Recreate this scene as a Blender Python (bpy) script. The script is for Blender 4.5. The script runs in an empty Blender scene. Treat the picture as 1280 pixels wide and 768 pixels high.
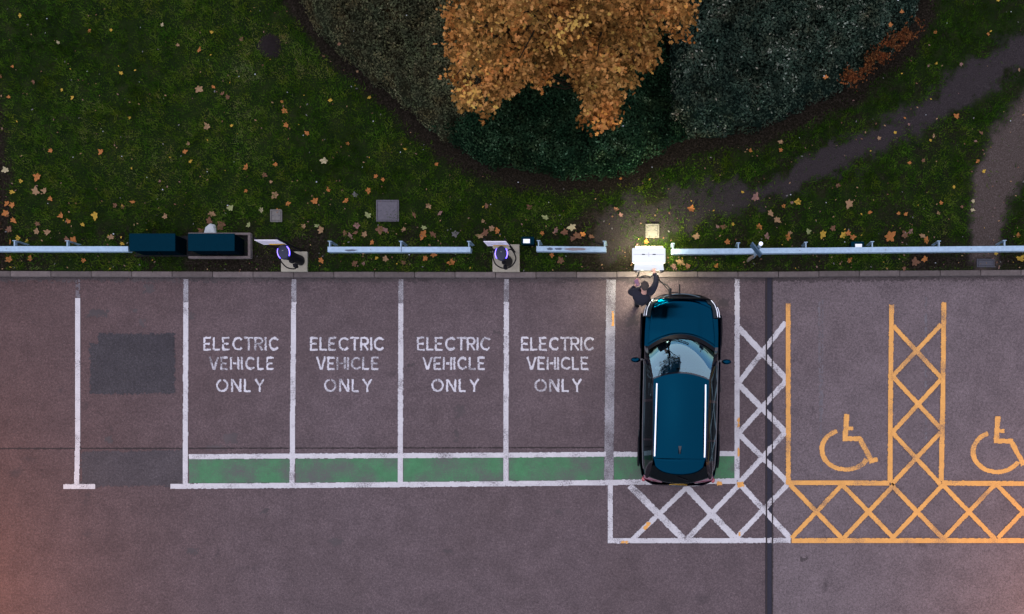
import bpy, bmesh, math, random
import numpy as np
from mathutils import Vector, Matrix
R = math.radians
random.seed(7); rng = np.random.default_rng(11)
sc = bpy.context.scene
C = sc.collection

# ---------------------------------------------------------------- camera, sky, sun, exposure
CAMH, F, NX, NY = 22.0, 1210.0, 815.0, 540.0       # flying height, focal length in photo pixels, pixel below the camera
cam = bpy.data.cameras.new('camera'); co = bpy.data.objects.new('camera', cam); C.objects.link(co)
co.location = (0, 0, CAMH); co.rotation_euler = (0, 0, 0)
cam.sensor_width = 36; cam.lens = F/1280*36
cam.shift_x = -(NX-640)/1280; cam.shift_y = (NY-384)/1280
cam.clip_start = 0.5; cam.clip_end = 2000
sc.camera = co
SUN_EL, SUN_AZ = R(80), R(-60)                       # azimuth from north (+Y), towards west is negative
w = bpy.data.worlds.new('World'); sc.world = w; w.use_nodes = True
nt = w.node_tree; bg = nt.nodes['Background']
sky = nt.nodes.new('ShaderNodeTexSky'); sky.sky_type = 'NISHITA'; sky.sun_disc = False
sky.sun_elevation = SUN_EL; sky.sun_rotation = SUN_AZ; sky.air_density = 1.0; sky.dust_density = 0.3; sky.ozone_density = 5.0
nt.links.new(sky.outputs[0], bg.inputs[0]); bg.inputs[1].default_value = 0.09
sl = bpy.data.lights.new('sun', 'SUN'); so = bpy.data.objects.new('sun', sl); C.objects.link(so)
sl.energy = 1.3; sl.angle = R(150); sl.color = (1.0, 0.80, 0.66)
sd = Vector((math.sin(SUN_AZ)*math.cos(SUN_EL), math.cos(SUN_AZ)*math.cos(SUN_EL), math.sin(SUN_EL)))
so.rotation_euler = sd.to_track_quat('Z', 'Y').to_euler(); so.location = (0, 0, 40)
vs = sc.view_settings; vs.view_transform = 'Standard'; vs.look = 'None'; vs.gamma = 1; vs.exposure = 1.66; vs.use_curve_mapping = False

# ---------------------------------------------------------------- helpers
def P(px, py, z=0.0):                                # a point of the photo at a known height -> world
    s = F/(CAMH-z); return Vector(((px-NX)/s, (NY-py)/s, z))
LZ = 0.09                                            # lawn level
def tag(o, label=None, cat=None, group=None, kind=None):
    if label: o['label'] = label
    if cat: o['category'] = cat
    if group: o['group'] = group
    if kind: o['kind'] = kind
    return o
def link(name, me, m=None, parent=None, loc=None):
    o = bpy.data.objects.new(name, me); C.objects.link(o)
    if m is not None and me is not None:
        for mm in (m if isinstance(m, (list, tuple)) else [m]):
            me.materials.append(mm)
    if parent: o.parent = parent
    if loc is not None: o.location = loc
    return o
def empty(name, loc=(0, 0, 0), rz=0):
    o = bpy.data.objects.new(name, None); C.objects.link(o); o.location = loc; o.rotation_euler = (0, 0, rz)
    o.empty_display_size = .1
    return o
def npmesh(name, V, faces, smooth=False, attrs=None):
    V = np.asarray(V, np.float32); faces = np.asarray(faces, np.int32)
    me = bpy.data.meshes.new(name); me.vertices.add(len(V)); me.vertices.foreach_set('co', V.ravel())
    n = faces.shape[1]; me.loops.add(faces.size); me.loops.foreach_set('vertex_index', faces.ravel())
    me.polygons.add(len(faces)); me.polygons.foreach_set('loop_start', np.arange(0, faces.size, n, dtype=np.int32))
    me.polygons.foreach_set('loop_total', np.full(len(faces), n, np.int32))
    if smooth: me.polygons.foreach_set('use_smooth', np.ones(len(faces), bool))
    for k, a in (attrs or {}).items():
        at = me.attributes.new(k, 'FLOAT', 'POINT'); at.data.foreach_set('value', np.asarray(a, np.float32).ravel())
    me.update(calc_edges=True)
    return me
class MB:                                            # collects simple solids into one mesh
    def __init__(s): s.bm = bmesh.new()
    def box(s, c, d, rz=0, bev=0.0, seg=2, M=None):
        r = bmesh.ops.create_cube(s.bm, size=1.0); vs_ = r['verts']
        bmesh.ops.scale(s.bm, vec=d, verts=vs_)
        if bev:
            es = list({e for v in vs_ for e in v.link_edges})
            rr = bmesh.ops.bevel(s.bm, geom=es, offset=bev, segments=seg, affect='EDGES', profile=.5)
            vs_ = list({v for f in rr['faces'] for v in f.verts} | {v for v in vs_ if v.is_valid})
        m = Matrix.Translation(c) @ (M if M is not None else Matrix.Rotation(rz, 4, 'Z'))
        bmesh.ops.transform(s.bm, matrix=m, verts=vs_); return s
    def cyl(s, c, r, h, n=20, r2=None, M=None, sx=1, sy=1):
        k = bmesh.ops.create_cone(s.bm, cap_ends=True, segments=n, radius1=r, radius2=r if r2 is None else r2, depth=h)
        bmesh.ops.scale(s.bm, vec=(sx, sy, 1), verts=k['verts'])
        bmesh.ops.transform(s.bm, matrix=Matrix.Translation(c) @ (M if M is not None else Matrix.Identity(4)), verts=k['verts']); return s
    def ball(s, c, r, d=(1, 1, 1), n=12):
        k = bmesh.ops.create_uvsphere(s.bm, u_segments=n, v_segments=max(6, n//2+2), radius=r)
        bmesh.ops.scale(s.bm, vec=d, verts=k['verts']); bmesh.ops.translate(s.bm, vec=c, verts=k['verts']); return s
    def tube(s, pts, r, n=8):
        pts = [Vector(p) for p in pts]; rings = []
        rr = r if isinstance(r, (list, tuple)) else [r]*len(pts)
        up = Vector((0, 0, 1))
        for i, p in enumerate(pts):
            t = (pts[min(i+1, len(pts)-1)]-pts[max(i-1, 0)]).normalized()
            a = t.cross(up if abs(t.z) < .95 else Vector((1, 0, 0))).normalized(); b = t.cross(a).normalized()
            rings.append([s.bm.verts.new(p+(a*math.cos(2*math.pi*k/n)+b*math.sin(2*math.pi*k/n))*rr[i]) for k in range(n)])
        for i in range(len(rings)-1):
            for k in range(n):
                s.bm.faces.new((rings[i][k], rings[i][(k+1) % n], rings[i+1][(k+1) % n], rings[i+1][k]))
        s.bm.faces.new(rings[0][::-1]); s.bm.faces.new(rings[-1]); return s
    def grid(s, fn, nu, nv):                         # a sheet fn(u, v), u and v from 0 to 1
        g = [[s.bm.verts.new(fn(i/nu, j/nv)) for j in range(nv+1)] for i in range(nu+1)]
        for i in range(nu):
            for j in range(nv):
                s.bm.faces.new((g[i][j], g[i+1][j], g[i+1][j+1], g[i][j+1]))
        return s
    def build(s, name, m, parent=None, loc=None, smooth=False, solid=0.0, fix=True):
        if fix: bmesh.ops.recalc_face_normals(s.bm, faces=s.bm.faces[:])
        me = bpy.data.meshes.new(name); s.bm.to_mesh(me); s.bm.free()
        if smooth:
            for p in me.polygons: p.use_smooth = True
            try: me.set_sharp_from_angle(angle=R(38))
            except Exception: pass
        o = link(name, me, m, parent, loc)
        if solid:
            md = o.modifiers.new('solid', 'SOLIDIFY'); md.thickness = solid; md.offset = -1
        return o
def bez(pts, n=10):                                  # Catmull-Rom through points
    pts = [Vector(p) for p in pts]; q = [pts[0]*2-pts[1]]+pts+[pts[-1]*2-pts[-2]]; out = []
    for i in range(1, len(q)-2):
        for k in range(n):
            t = k/n; a, b, c, d = q[i-1], q[i], q[i+1], q[i+2]
            out.append(.5*((2*b)+(c-a)*t+(2*a-5*b+4*c-d)*t*t+(3*b-a-3*c+d)*t**3))
    out.append(pts[-1]); return out
_T = rng.random((256, 256))
def vn(x, y, seed=0):                                # smooth value noise in [0, 1]
    x = np.asarray(x, float)+seed*17.31; y = np.asarray(y, float)+seed*9.77
    xi = np.floor(x).astype(int); yi = np.floor(y).astype(int); fx = x-xi; fy = y-yi
    fx = fx*fx*(3-2*fx); fy = fy*fy*(3-2*fy)
    g = lambda a, b: _T[a & 255, b & 255]
    return (g(xi, yi)*(1-fx)+g(xi+1, yi)*fx)*(1-fy)+(g(xi, yi+1)*(1-fx)+g(xi+1, yi+1)*fx)*fy
def fbm(x, y, seed=0, o=4):
    a = 0; t = 0
    for k in range(o): a = a+vn(np.asarray(x)*2**k, np.asarray(y)*2**k, seed+k*3)*.5**k; t += .5**k
    return a/t
def sstep(a, b, x):
    t = np.clip((x-a)/(b-a), 0, 1); return t*t*(3-2*t)
def polydist(pts, x, y):                             # distance to a polyline
    d = np.full(np.shape(x), 1e9)
    for (ax, ay), (bx, by) in zip(pts[:-1], pts[1:]):
        L = (bx-ax)**2+(by-ay)**2; t = np.clip(((x-ax)*(bx-ax)+(y-ay)*(by-ay))/L, 0, 1)
        d = np.minimum(d, np.hypot(x-ax-t*(bx-ax), y-ay-t*(by-ay)))
    return d
def inpoly(pts, x, y):
    r = np.zeros(np.shape(x), bool); n = len(pts)
    for i in range(n):
        (ax, ay), (bx, by) = pts[i], pts[(i+1) % n]
        if ay == by: continue
        r ^= ((ay > y) != (by > y)) & (x < (bx-ax)*(y-ay)/(by-ay)+ax)
    return r
def sdpoly(pts, x, y):                               # positive inside
    d = polydist(list(pts)+[pts[0]], x, y); return np.where(inpoly(pts, x, y), d, -d)

# ---------------------------------------------------------------- materials
class NT:
    def __init__(s, name):
        s.m = bpy.data.materials.new(name); s.m.use_nodes = True; s.t = s.m.node_tree
        s.b = s.t.nodes['Principled BSDF']; s.out = s.t.nodes['Material Output']
        s.tc = s.t.nodes.new('ShaderNodeTexCoord')
    def n(s, typ, **k):
        x = s.t.nodes.new(typ)
        for a, b in k.items(): setattr(x, a, b)
        return x
    def l(s, a, b): s.t.links.new(a, b)
    def noise(s, scale, detail=3, rough=.5, stretch=None, w=None):
        x = s.n('ShaderNodeTexNoise'); x.inputs['Scale'].default_value = scale; x.inputs['Detail'].default_value = detail; x.inputs['Roughness'].default_value = rough
        mp = s.n('ShaderNodeMapping'); s.l(s.tc.outputs['Object'], mp.inputs[0]); s.l(mp.outputs[0], x.inputs['Vector'])
        if stretch: mp.inputs['Scale'].default_value = stretch
        if w: mp.inputs['Location'].default_value = (w, w*1.7, w*.3)
        return x.outputs['Fac']
    def ramp(s, fac, stops):
        r = s.n('ShaderNodeValToRGB'); e = r.color_ramp.elements
        while len(e) < len(stops): e.new(.5)
        for q, (p, c) in zip(e, stops):
            q.position = p; q.color = (c, c, c, 1) if isinstance(c, (int, float)) else (*c, 1)
        s.l(fac, r.inputs[0]); return r.outputs[0]
    def mix(s, fac, a, b, mode='MIX'):
        x = s.n('ShaderNodeMix', data_type='RGBA', blend_type=mode)
        for v, i in ((fac, 0), (a, 6), (b, 7)):
            if isinstance(v, (int, float)): x.inputs[i].default_value = v
            elif isinstance(v, tuple): x.inputs[i].default_value = (*v, 1)
            else: s.l(v, x.inputs[i])
        return x.outputs[2]
    def attr(s, name):
        a = s.n('ShaderNodeAttribute'); a.attribute_name = name; return a.outputs['Fac']
    def bump(s, h, strength=.3, dist=.01):
        b = s.n('ShaderNodeBump'); b.inputs['Strength'].default_value = strength; b.inputs['Distance'].default_value = dist
        s.l(h, b.inputs['Height']); s.l(b.outputs[0], s.b.inputs['Normal'])
    def fin(s, col=None, rough=.6, metal=0, spec=.5, coat=0):
        if col is not None:
            if isinstance(col, tuple): s.b.inputs['Base Color'].default_value = (*col, 1)
            else: s.l(col, s.b.inputs['Base Color'])
        if isinstance(rough, (int, float)): s.b.inputs['Roughness'].default_value = rough
        else: s.l(rough, s.b.inputs['Roughness'])
        s.b.inputs['Metallic'].default_value = metal; s.b.inputs['Specular IOR Level'].default_value = spec
        s.b.inputs['Coat Weight'].default_value = coat; s.b.inputs['Coat Roughness'].default_value = .03
        return s.m
def plain(name, c, rough=.5, metal=0, spec=.5, var=.25, scale=9, coat=0, bump=0.0):
    t = NT(name); f = t.noise(scale, 4, .6)
    col = t.mix(f, tuple(x*(1-var) for x in c), tuple(min(1, x*(1+var)) for x in c))
    if bump: t.bump(t.noise(scale*4, 3), bump, .004)
    return t.fin(col, rough, metal, spec, coat)
def emit(name, c, e, base=(.3, .3, .3)):
    t = NT(name); t.b.inputs['Emission Color'].default_value = (*c, 1); t.b.inputs['Emission Strength'].default_value = e
    return t.fin(base, .3)

def asphalt_mat(name, a, b, w, warm=False):
    t = NT(name)
    big = t.noise(.35, 4, .55, w=w); mid = t.noise(2.2, 5, .6, w=w+3); fine = t.noise(19, 3, .75, w=w)
    grit = t.noise(48, 2, .6, w=w+9)
    col = t.mix(t.ramp(big, [(.3, 0.), (.72, 1.)]), a, b)
    col = t.mix(.75, col, t.ramp(mid, [(.25, .72), (.75, 1.22)]), 'MULTIPLY')
    col = t.mix(.62, col, t.ramp(fine, [(.25, .45), (.5, .95), (.8, 1.65)]), 'MULTIPLY')
    col = t.mix(.62, col, t.ramp(grit, [(.28, .5), (.5, 1.), (.72, 1.6)]), 'MULTIPLY')
    if warm:                                         # sodium glow and falloff painted into the colour towards the left end
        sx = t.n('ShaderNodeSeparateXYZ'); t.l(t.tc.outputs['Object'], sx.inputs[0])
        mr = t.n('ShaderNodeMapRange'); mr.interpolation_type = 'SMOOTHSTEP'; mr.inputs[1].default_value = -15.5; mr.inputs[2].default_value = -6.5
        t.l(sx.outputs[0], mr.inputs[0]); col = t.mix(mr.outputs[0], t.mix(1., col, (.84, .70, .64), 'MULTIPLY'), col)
    v = t.n('ShaderNodeTexVoronoi'); v.inputs['Scale'].default_value = 22; t.l(t.tc.outputs['Object'], v.inputs['Vector'])
    col = t.mix(t.ramp(v.outputs['Distance'], [(.07, .6), (.14, 0.)]), col, (.15, .13, .125))     # pale chippings
    st = t.ramp(t.noise(1.3, 5, .65, w=w+21), [(.64, 0.), (.73, .65)])                               # oil and tyre stains
    col = t.mix(st, col, (.030, .024, .025))
    t.bump(t.noise(70, 3, .7), .5, .006)
    return t.fin(col, .92, 0, .2)
def paint_mat(name, c, under=(.06, .05, .054), wear=(.42, .6), dirt=.35, amount=1.0):
    t = NT(name)
    d = t.noise(5, 5, .65); f = t.noise(55, 4, .7); p = t.noise(1.6, 3, .5)
    col = t.mix(t.ramp(d, [(.3, dirt), (.7, 0.)]), c, tuple(x*.55 for x in c))
    col = t.mix(.5, col, t.ramp(f, [(.3, .72), (.7, 1.2)]), 'MULTIPLY')
    k = t.n('ShaderNodeMath', operation='ADD'); t.l(f, k.inputs[0]); t.l(p, k.inputs[1])
    h = t.n('ShaderNodeMath', operation='MULTIPLY'); t.l(k.outputs[0], h.inputs[0]); h.inputs[1].default_value = .5
    col = t.mix(t.ramp(h.outputs[0], [(wear[0], amount), (wear[1], 0.)]), col, under)
    return t.fin(col, .75, 0, .3)
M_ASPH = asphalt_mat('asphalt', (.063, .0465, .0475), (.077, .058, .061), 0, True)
M_ASPH2 = asphalt_mat('asphalt_right', (.086, .0675, .070), (.096, .077, .080), 30)
M_WHITE = paint_mat('white_road_paint', (.385, .374, .378), wear=(.36, .47))
M_WORN = paint_mat('worn_white_road_paint', (.28, .275, .285), wear=(.40, .58), dirt=.6)
M_LETTER = paint_mat('lettering_paint', (.42, .41, .43), wear=(.38, .50), dirt=.5)
M_GHOST = paint_mat('ghost_paint', (.13, .12, .13), wear=(.42, .6), dirt=.6)
M_YELLOW = paint_mat('yellow_road_paint', (.52, .255, .062), wear=(.34, .48), dirt=.45)
M_GREEN = paint_mat('green_road_paint', (.036, .135, .055), wear=(.38, .56), dirt=.6)
M_BLACKOUT = asphalt_mat('blacked_out_paint', (.027, .0245, .0275), (.037, .0335, .036), 50); M_BLACKOUT2 = asphalt_mat('older_blacked_out_paint', (.040, .034, .037), (.048, .041, .043), 60)
M_TAR = plain('bitumen_joint', (.015, .015, .023), .7, 0, .15, .4, 30)
M_CRACK = plain('crack', (.022, .017, .017), .9, 0, .2, .4, 30)
M_KERB = plain('kerb_concrete', (.115, .095, .085), .9, 0, .2, .45, 14, bump=.4)
M_CONC = plain('concrete', (.21, .195, .15), .9, 0, .2, .3, 16, bump=.4)
M_GALV = plain('galvanised_steel', (.20, .285, .36), .5, .3, .5, .34, 16)
M_DKSTEEL = plain('weathered_steel', (.16, .17, .19), .55, .4, .5, .3, 30)
M_CAB = plain('dark_blue_cabinet', (.0010, .0125, .0215), .5, .9, .1, .3, 40); M_CAB.node_tree.nodes['Principled BSDF'].inputs['Specular Tint'].default_value = (.05, .2, .3, 1)
M_BLACK = plain('black_plastic', (.006, .006, .008), .5, 0, .06, .3, 30)
M_RUBBER = plain('rubber', (.007, .007, .008), .8, 0, .08, .3, 30)
M_HEAD = plain('slate_grey_plastic', (.014, .017, .034), .5, 0, .2, .2, 30)
M_LED = emit('blue_led', (.055, .012, 1.0), 1.7)
M_LEDC = emit('led_core', (.30, .18, 1.0), .8)
M_SIGN = plain('white_sign', (.62, .58, .62), .5, 0, .4, .06, 8)
M_YSTRIP = plain('yellow_sign_strip', (.65, .36, .03), .5, 0, .4, .1, 8)
M_PRINT = plain('grey_print', (.30, .27, .32), .6, 0, .3, .1, 8)
M_SLATE = plain('grey_cover', (.062, .058, .068), .85, 0, .3, .4, 22, bump=.4)
M_PALE = plain('pale_cover', (.085, .08, .073), .85, 0, .3, .4, 22, bump=.4)
M_DRAIN = plain('cast_iron', (.035, .036, .045), .6, .3, .4, .4, 30)
M_SCRAP = plain('pale_scrap', (.25, .27, .28), .8, 0, .1, .4, 30)
M_LABEL = plain('white_label', (.75, .78, .8), .5, 0, .3, .05, 9)
M_BROWNW = plain('brown_board', (.11, .085, .065), .8, 0, .3, .3, 20)
M_BARK = plain('bark', (.020, .015, .010), .95, 0, .0, .4, 12, bump=.6)
def foliage(name, stops, rough=.6, trans=.0):
    t = NT(name); col = t.ramp(t.attr('tone'), stops)
    v = t.noise(.9, 3, .5); col = t.mix(.6, col, t.ramp(v, [(.3, .65), (.7, 1.3)]), 'MULTIPLY')
    h = t.noise(2.1, 4, .6, w=7); col = t.mix(.75, col, t.ramp(h, [(.32, (.80, 1.05, .95)), (.52, (1., 1., .9)), (.72, (1.45, .98, .72))]), 'MULTIPLY')
    return t.fin(col, rough, 0, .0)
M_GRASS = foliage('grass', [(0, (.007, .016, .002)), (.35, (.017, .042, .004)), (.6, (.034, .064, .006)), (.85, (.054, .080, .012)), (1, (.082, .084, .034))], .8)
M_GRASSB = M_GRASS
M_HL = foliage('olive_hedge', [(0, (.010, .010, .006)), (.45, (.035, .036, .021)), (.8, (.058, .062, .031)), (1, (.11, .10, .06))], .7)
M_HC = foliage('green_hedge', [(0, (.002, .005, .003)), (.5, (.007, .018, .009)), (.85, (.016, .034, .017)), (1, (.050, .085, .052))], .55)
M_HR = foliage('teal_hedge', [(0, (.003, .006, .005)), (.45, (.017, .028, .021)), (.85, (.038, .053, .038)), (1, (.16, .17, .145))], .65)
M_LITTER = foliage('litter', [(0, (.018, .010, .007)), (.6, (.05, .028, .018)), (.9, (.10, .055, .03)), (1, (.16, .085, .03))], .8)
M_RED = foliage('red_creeper', [(0, (.022, .008, .004)), (.6, (.062, .021, .009)), (1, (.12, .045, .016))], .7)
M_CROWN = foliage('autumn_leaves', [(0, (.05, .024, .007)), (.3, (.12, .054, .015)), (.6, (.225, .100, .029)), (.85, (.32, .150, .053)), (1, (.33, .18, .045))], .65)
LEAFC = {'orange': (.36, .135, .035), 'tan': (.27, .165, .085), 'brown': (.15, .072, .040), 'yellow': (.42, .27, .035),
         'pale cream': (.38, .33, .19), 'pale green': (.24, .27, .11), 'pinkish': (.21, .115, .095), 'grey': (.13, .125, .12)}
M_LEAF = {k: plain('leaf_'+k.replace(' ', '_'), tuple(.62*q for q in v), .8, 0, .15, .4, 22) for k, v in LEAFC.items()}
def ground_mat():
    t = NT('lawn_ground')
    g = t.ramp(t.noise(3.0, 5, .65), [(.3, (.004, .008, .003)), (.55, (.008, .014, .004)), (.75, (.014, .017, .007))])
    s = t.ramp(t.noise(30, 4, .7), [(.3, (.003, .0028, .002)), (.52, (.009, .0075, .0055)), (.75, (.034, .027, .021))])
    p = t.ramp(t.noise(55, 4, .75), [(.28, (.010, .0085, .0088)), (.52, (.022, .0185, .0195)), (.75, (.050, .043, .042))])
    q = t.ramp(t.noise(42, 4, .75), [(.28, (.022, .016, .013)), (.52, (.046, .036, .032)), (.75, (.10, .083, .074))])
    col = t.mix(t.attr('soil'), g, s); col = t.mix(t.attr('worn'), col, t.mix(t.attr('gravel'), p, q))
    t.bump(t.noise(40, 4, .7), .8, .02)
    return t.fin(col, .95, 0, .0)
M_GROUND = ground_mat()
M_FAR = plain('far_ground', (.018, .026, .010), .95, 0, .1, .4, .6)

# ---------------------------------------------------------------- ground sheets
def sheet(name, x0, x1, y0, y1, z, m):
    return link(name, npmesh(name, [(x0, y0, z), (x1, y0, z), (x1, y1, z), (x0, y1, z)], [(0, 1, 2, 3)]), m)
KERBL = [(-420, 342.0), (0, 342.3), (340, 343.2), (640, 343.6), (960, 343.0), (1280, 340.6), (1700, 338.5)]   # kerb centre line, photo pixels
def kerb_y(px): return np.interp(px, [a for a, b in KERBL], [b for a, b in KERBL])
tag(sheet('ground', -400, 400, -400, 400, -.06, M_FAR), kind='structure')
ASP = empty('car_park'); tag(ASP, kind='structure')
seam_x = P(961, 600).x
def asph(name, x0, x1, m):
    xs = np.linspace(x0, x1, 40); V = []; Fc = []
    for x in xs:
        px = x*F/CAMH+NX; yk = (NY-float(kerb_y(px)))/(F/(CAMH-.1))
        V += [(x, -60, 0), (x, yk, 0)]
    for i in range(len(xs)-1): Fc.append((2*i, 2*i+2, 2*i+3, 2*i+1))
    return tag(link(name, npmesh(name, V, Fc), m, ASP), kind='structure')
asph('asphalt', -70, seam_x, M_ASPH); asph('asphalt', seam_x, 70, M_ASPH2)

# lawn, worn paths: one height field split into objects
PATH1 = [(772, 292), (800, 272), (850, 262), (905, 254), (960, 240), (1010, 216), (1080, 182), (1150, 148), (1210, 108), (1290, 58), (1420, -20), (1600, -110)]
PATH2 = [(1375, 60), (1322, 130), (1270, 190), (1242, 238), (1236, 270), (1235, 300), (1232, 322)]
HEDGE_EDGE = [(340, -60), (362, 0), (398, 52), (450, 96), (482, 124), (522, 162), (562, 190), (602, 212), (652, 226), (702, 234), (748, 234), (796, 220), (842, 194), (878, 184), (950, 174), (1002, 150), (1042, 128), (1080, 102), (1118, 76), (1146, 36), (1162, -10), (1180, -80)]
def soilmask(px, py):
    n = fbm(px/34., py/34., 3); n2 = fbm(px/11., py/11., 5, 3)
    hw = np.interp(px, [770, 830, 950, 1100, 1280, 1500], [27, 24, 18, 16, 23, 30])
    worn = (1-sstep(-9, 8, polydist(PATH1, px, py)-hw+(n-.5)*34+(n2-.5)*26))*np.interp(px, [700, 765, 900, 1000], [0., .75, .9, 1.])
    bed = inpoly(HEDGE_EDGE+[(1180, -400), (340, -400)], px, py)
    hw2 = np.interp(py, [60, 130, 190, 240, 320], [52, 42, 33, 25, 22])
    worn2 = 1-sstep(-8, 8, polydist(PATH2, px, py)-hw2+(n-.5)*24+(n2-.5)*14)
    soil = 1-sstep(-6, 8, px-np.interp(py, [60, 110, 200, 300, 340], [-20, 6, 12, 16, 10])+(n-.5)*16+(n2-.5)*10)
    ew = np.interp(px, [340, 420, 520, 620, 700, 800, 900, 1150], [8, 11, 10, 14, 9, 8, 10, 14])
    soil = np.maximum(soil, 1-sstep(-6, 8, polydist(HEDGE_EDGE, px, py)-ew+(n-.5)*18+(n2-.5)*12))
    soil = np.maximum(soil, .95*(1-sstep(-8, 14, polydist([(745, 300), (768, 330)], px, py)-34+(n-.5)*30+(n2-.5)*20)))
    soil = np.maximum(soil, .95*(1-sstep(-8, 14, polydist([(322, 322), (372, 318), (398, 300)], px, py)-16+(n-.5)*22+(n2-.5)*20)))
    soil = np.maximum(soil, (1-sstep(-6, 9, polydist([(1150, 326), (1300, 324)], px, py)-13+(n-.5)*18+(n2-.5)*16)))
    soil = np.maximum(soil, (1-sstep(-6, 9, polydist([(240, 331), (330, 330)], px, py)-10+(n-.5)*18+(n2-.5)*14)))
    soil = np.maximum(soil, bed*1.)
    patch = sstep(.50, .66, n2*.55+n*.5-.0)*np.maximum(sstep(262, 300, py)*.75, sstep(640, 800, px)*.6)                     # thin turf near the rails
    soil = np.maximum(soil, patch)
    global GRAV; GRAV = np.clip(worn2, 0, 1)
    return np.clip(np.maximum(worn, worn2), 0, 1), np.clip(soil, 0, 1)
cell = .045
gx = np.arange(-19, 15, cell); gy = np.arange(0, 12.6, cell)
GX, GT = np.meshgrid(gx, gy, indexing='ij')
sL = F/(CAMH-LZ)
yk0 = (NY-(kerb_y(gx*sL+NX)-3.4))/(F/(CAMH-.1))        # back edge of the kerb
GY = yk0[:, None]+GT
def lawn_z(x, y):
    return LZ+(fbm(np.asarray(x)*.7, np.asarray(y)*.7, 9)-.5)*.05+(fbm(np.asarray(x)*5, np.asarray(y)*5, 12, 3)-.5)*.02
GZ = lawn_z(GX, GY); GZ -= .0*GZ
worn, soil = soilmask(GX*sL+NX, NY-GY*sL); grav = GRAV
GZ = GZ-.02*worn
nxg, nyg = GX.shape
idx = np.arange(nxg*nyg).reshape(nxg, nyg)
quads = np.stack([idx[:-1, :-1], idx[1:, :-1], idx[1:, 1:], idx[:-1, 1:]], -1).reshape(-1, 4)
wq = worn.ravel()[quads].mean(1) > .5
left = GX.ravel()[quads[:, 0]] < P(1170, 200).x+(GY.ravel()[quads[:, 0]]-P(0, 200).y)*1.3
Vall = np.stack([GX, GY, GZ], -1).reshape(-1, 3)
def sub(name, sel):
    q = quads[sel]; u, inv = np.unique(q, return_inverse=True)
    return tag(link(name, npmesh(name, Vall[u], inv.reshape(-1, 4), True, {'soil': soil.ravel()[u], 'worn': worn.ravel()[u], 'gravel': grav.ravel()[u]}), M_GROUND), kind='structure')
sub('lawn', ~wq); sub('worn_path', wq & left); sub('worn_path', wq & ~left)
# grass blades
def blades(n, hmin, hmax, seed):
    r = np.random.default_rng(seed)
    x = r.uniform(-16.2, 10.5, n); t = r.uniform(0, 11., n)
    y = np.interp(x, gx, yk0)+.02+t
    px, py = x*sL+NX, NY-y*sL; wn, sn = soilmask(px, py)
    keep = r.random(n) > np.maximum(wn*.985, sn*.93)
    clump = fbm(x*3.1, y*3.1, 21, 3); keep &= r.random(n) < .35+1.1*clump
    hd = -sdpoly(HEDGE_ALL, px, py); keep &= hd > 4
    x, y = x[keep], y[keep]; n = len(x); z = lawn_z(x, y)
    cl = fbm(x*5.5, y*5.5, 25, 3); h = r.uniform(hmin, hmax, n)*(.6+.8*fbm(x*1.6, y*1.6, 23, 3))*(.5+1.0*sstep(.3, .7, cl)); a = r.uniform(0, 2*np.pi, n); ln = r.uniform(.3, 1.5, n)*h
    wd = r.uniform(.004, .0095, n); dx, dy = np.cos(a), np.sin(a)
    A = np.stack([x-dy*wd, y+dx*wd, z-.004], -1); B = np.stack([x+dy*wd, y-dx*wd, z-.004], -1)
    T = np.stack([x+dx*ln, y+dy*ln, z+h], -1)
    V = np.stack([A, B, T], 1).reshape(-1, 3)
    px, py = x*sL+NX, NY-y*sL
    tone = -.36+.75*fbm(x*.5, y*.5, 31, 3)+.50*fbm(x*2.3, y*2.3, 33, 4)+.36*sstep(.3, .7, fbm(x*7, y*7, 35, 2))+r.normal(0, .14, n)+.10*sstep(230, 330, py)-.10*sstep(560, 800, px)
    tone = np.clip(tone, 0, 1)
    return npmesh('grass', V, np.arange(3*n).reshape(-1, 3), False, {'tone': np.repeat(tone, 3)})
HEDGE_ALL = [(a, b) for a, b in HEDGE_EDGE]+[(1180, -400), (340, -400)]
tag(link('grass', blades(620000, .02, .06, 5), M_GRASS), 'short dark green turf of the lawn and verge', 'grass', kind='stuff')

# kerb stones
KB = empty('kerb', P(640, 343.6, 0)); tag(KB, kind='structure')
def kerb_mesh(L, k):
    b = MB(); b.box((0, 0, 0), (L, .125, .2), bev=.012, seg=2)
    me = bpy.data.meshes.new('kerb_stone'); b.bm.to_mesh(me); b.bm.free(); me.materials.append(M_KERB_L[k]); return me
M_KERB_L = [plain('kerb_concrete_%s' % n, tuple(x*f for x in (.080, .066, .062)), .9, 0, .2, .45, 14, bump=.4) for n, f in (('dark', .85), ('mid', 1.), ('pale', 1.18))]
kms = [kerb_mesh(.905, k) for k in range(3)]
px = -240.0
while px < 1560:
    a = P(px, float(kerb_y(px)), .1); b = P(px+50.55, float(kerb_y(px+50.55)), .1)
    c = (a+b)/2; ang = math.atan2(b.y-a.y, b.x-a.x)
    o = bpy.data.objects.new('kerb_stone', random.choice(kms)); C.objects.link(o); o.parent = KB
    o.location = (c.x-KB.location.x, c.y-KB.location.y+random.uniform(-.003, .003), random.uniform(-.004, .003)); o.rotation_euler = (0, 0, ang+random.uniform(-.003, .003))
    px += 50.55

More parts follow.
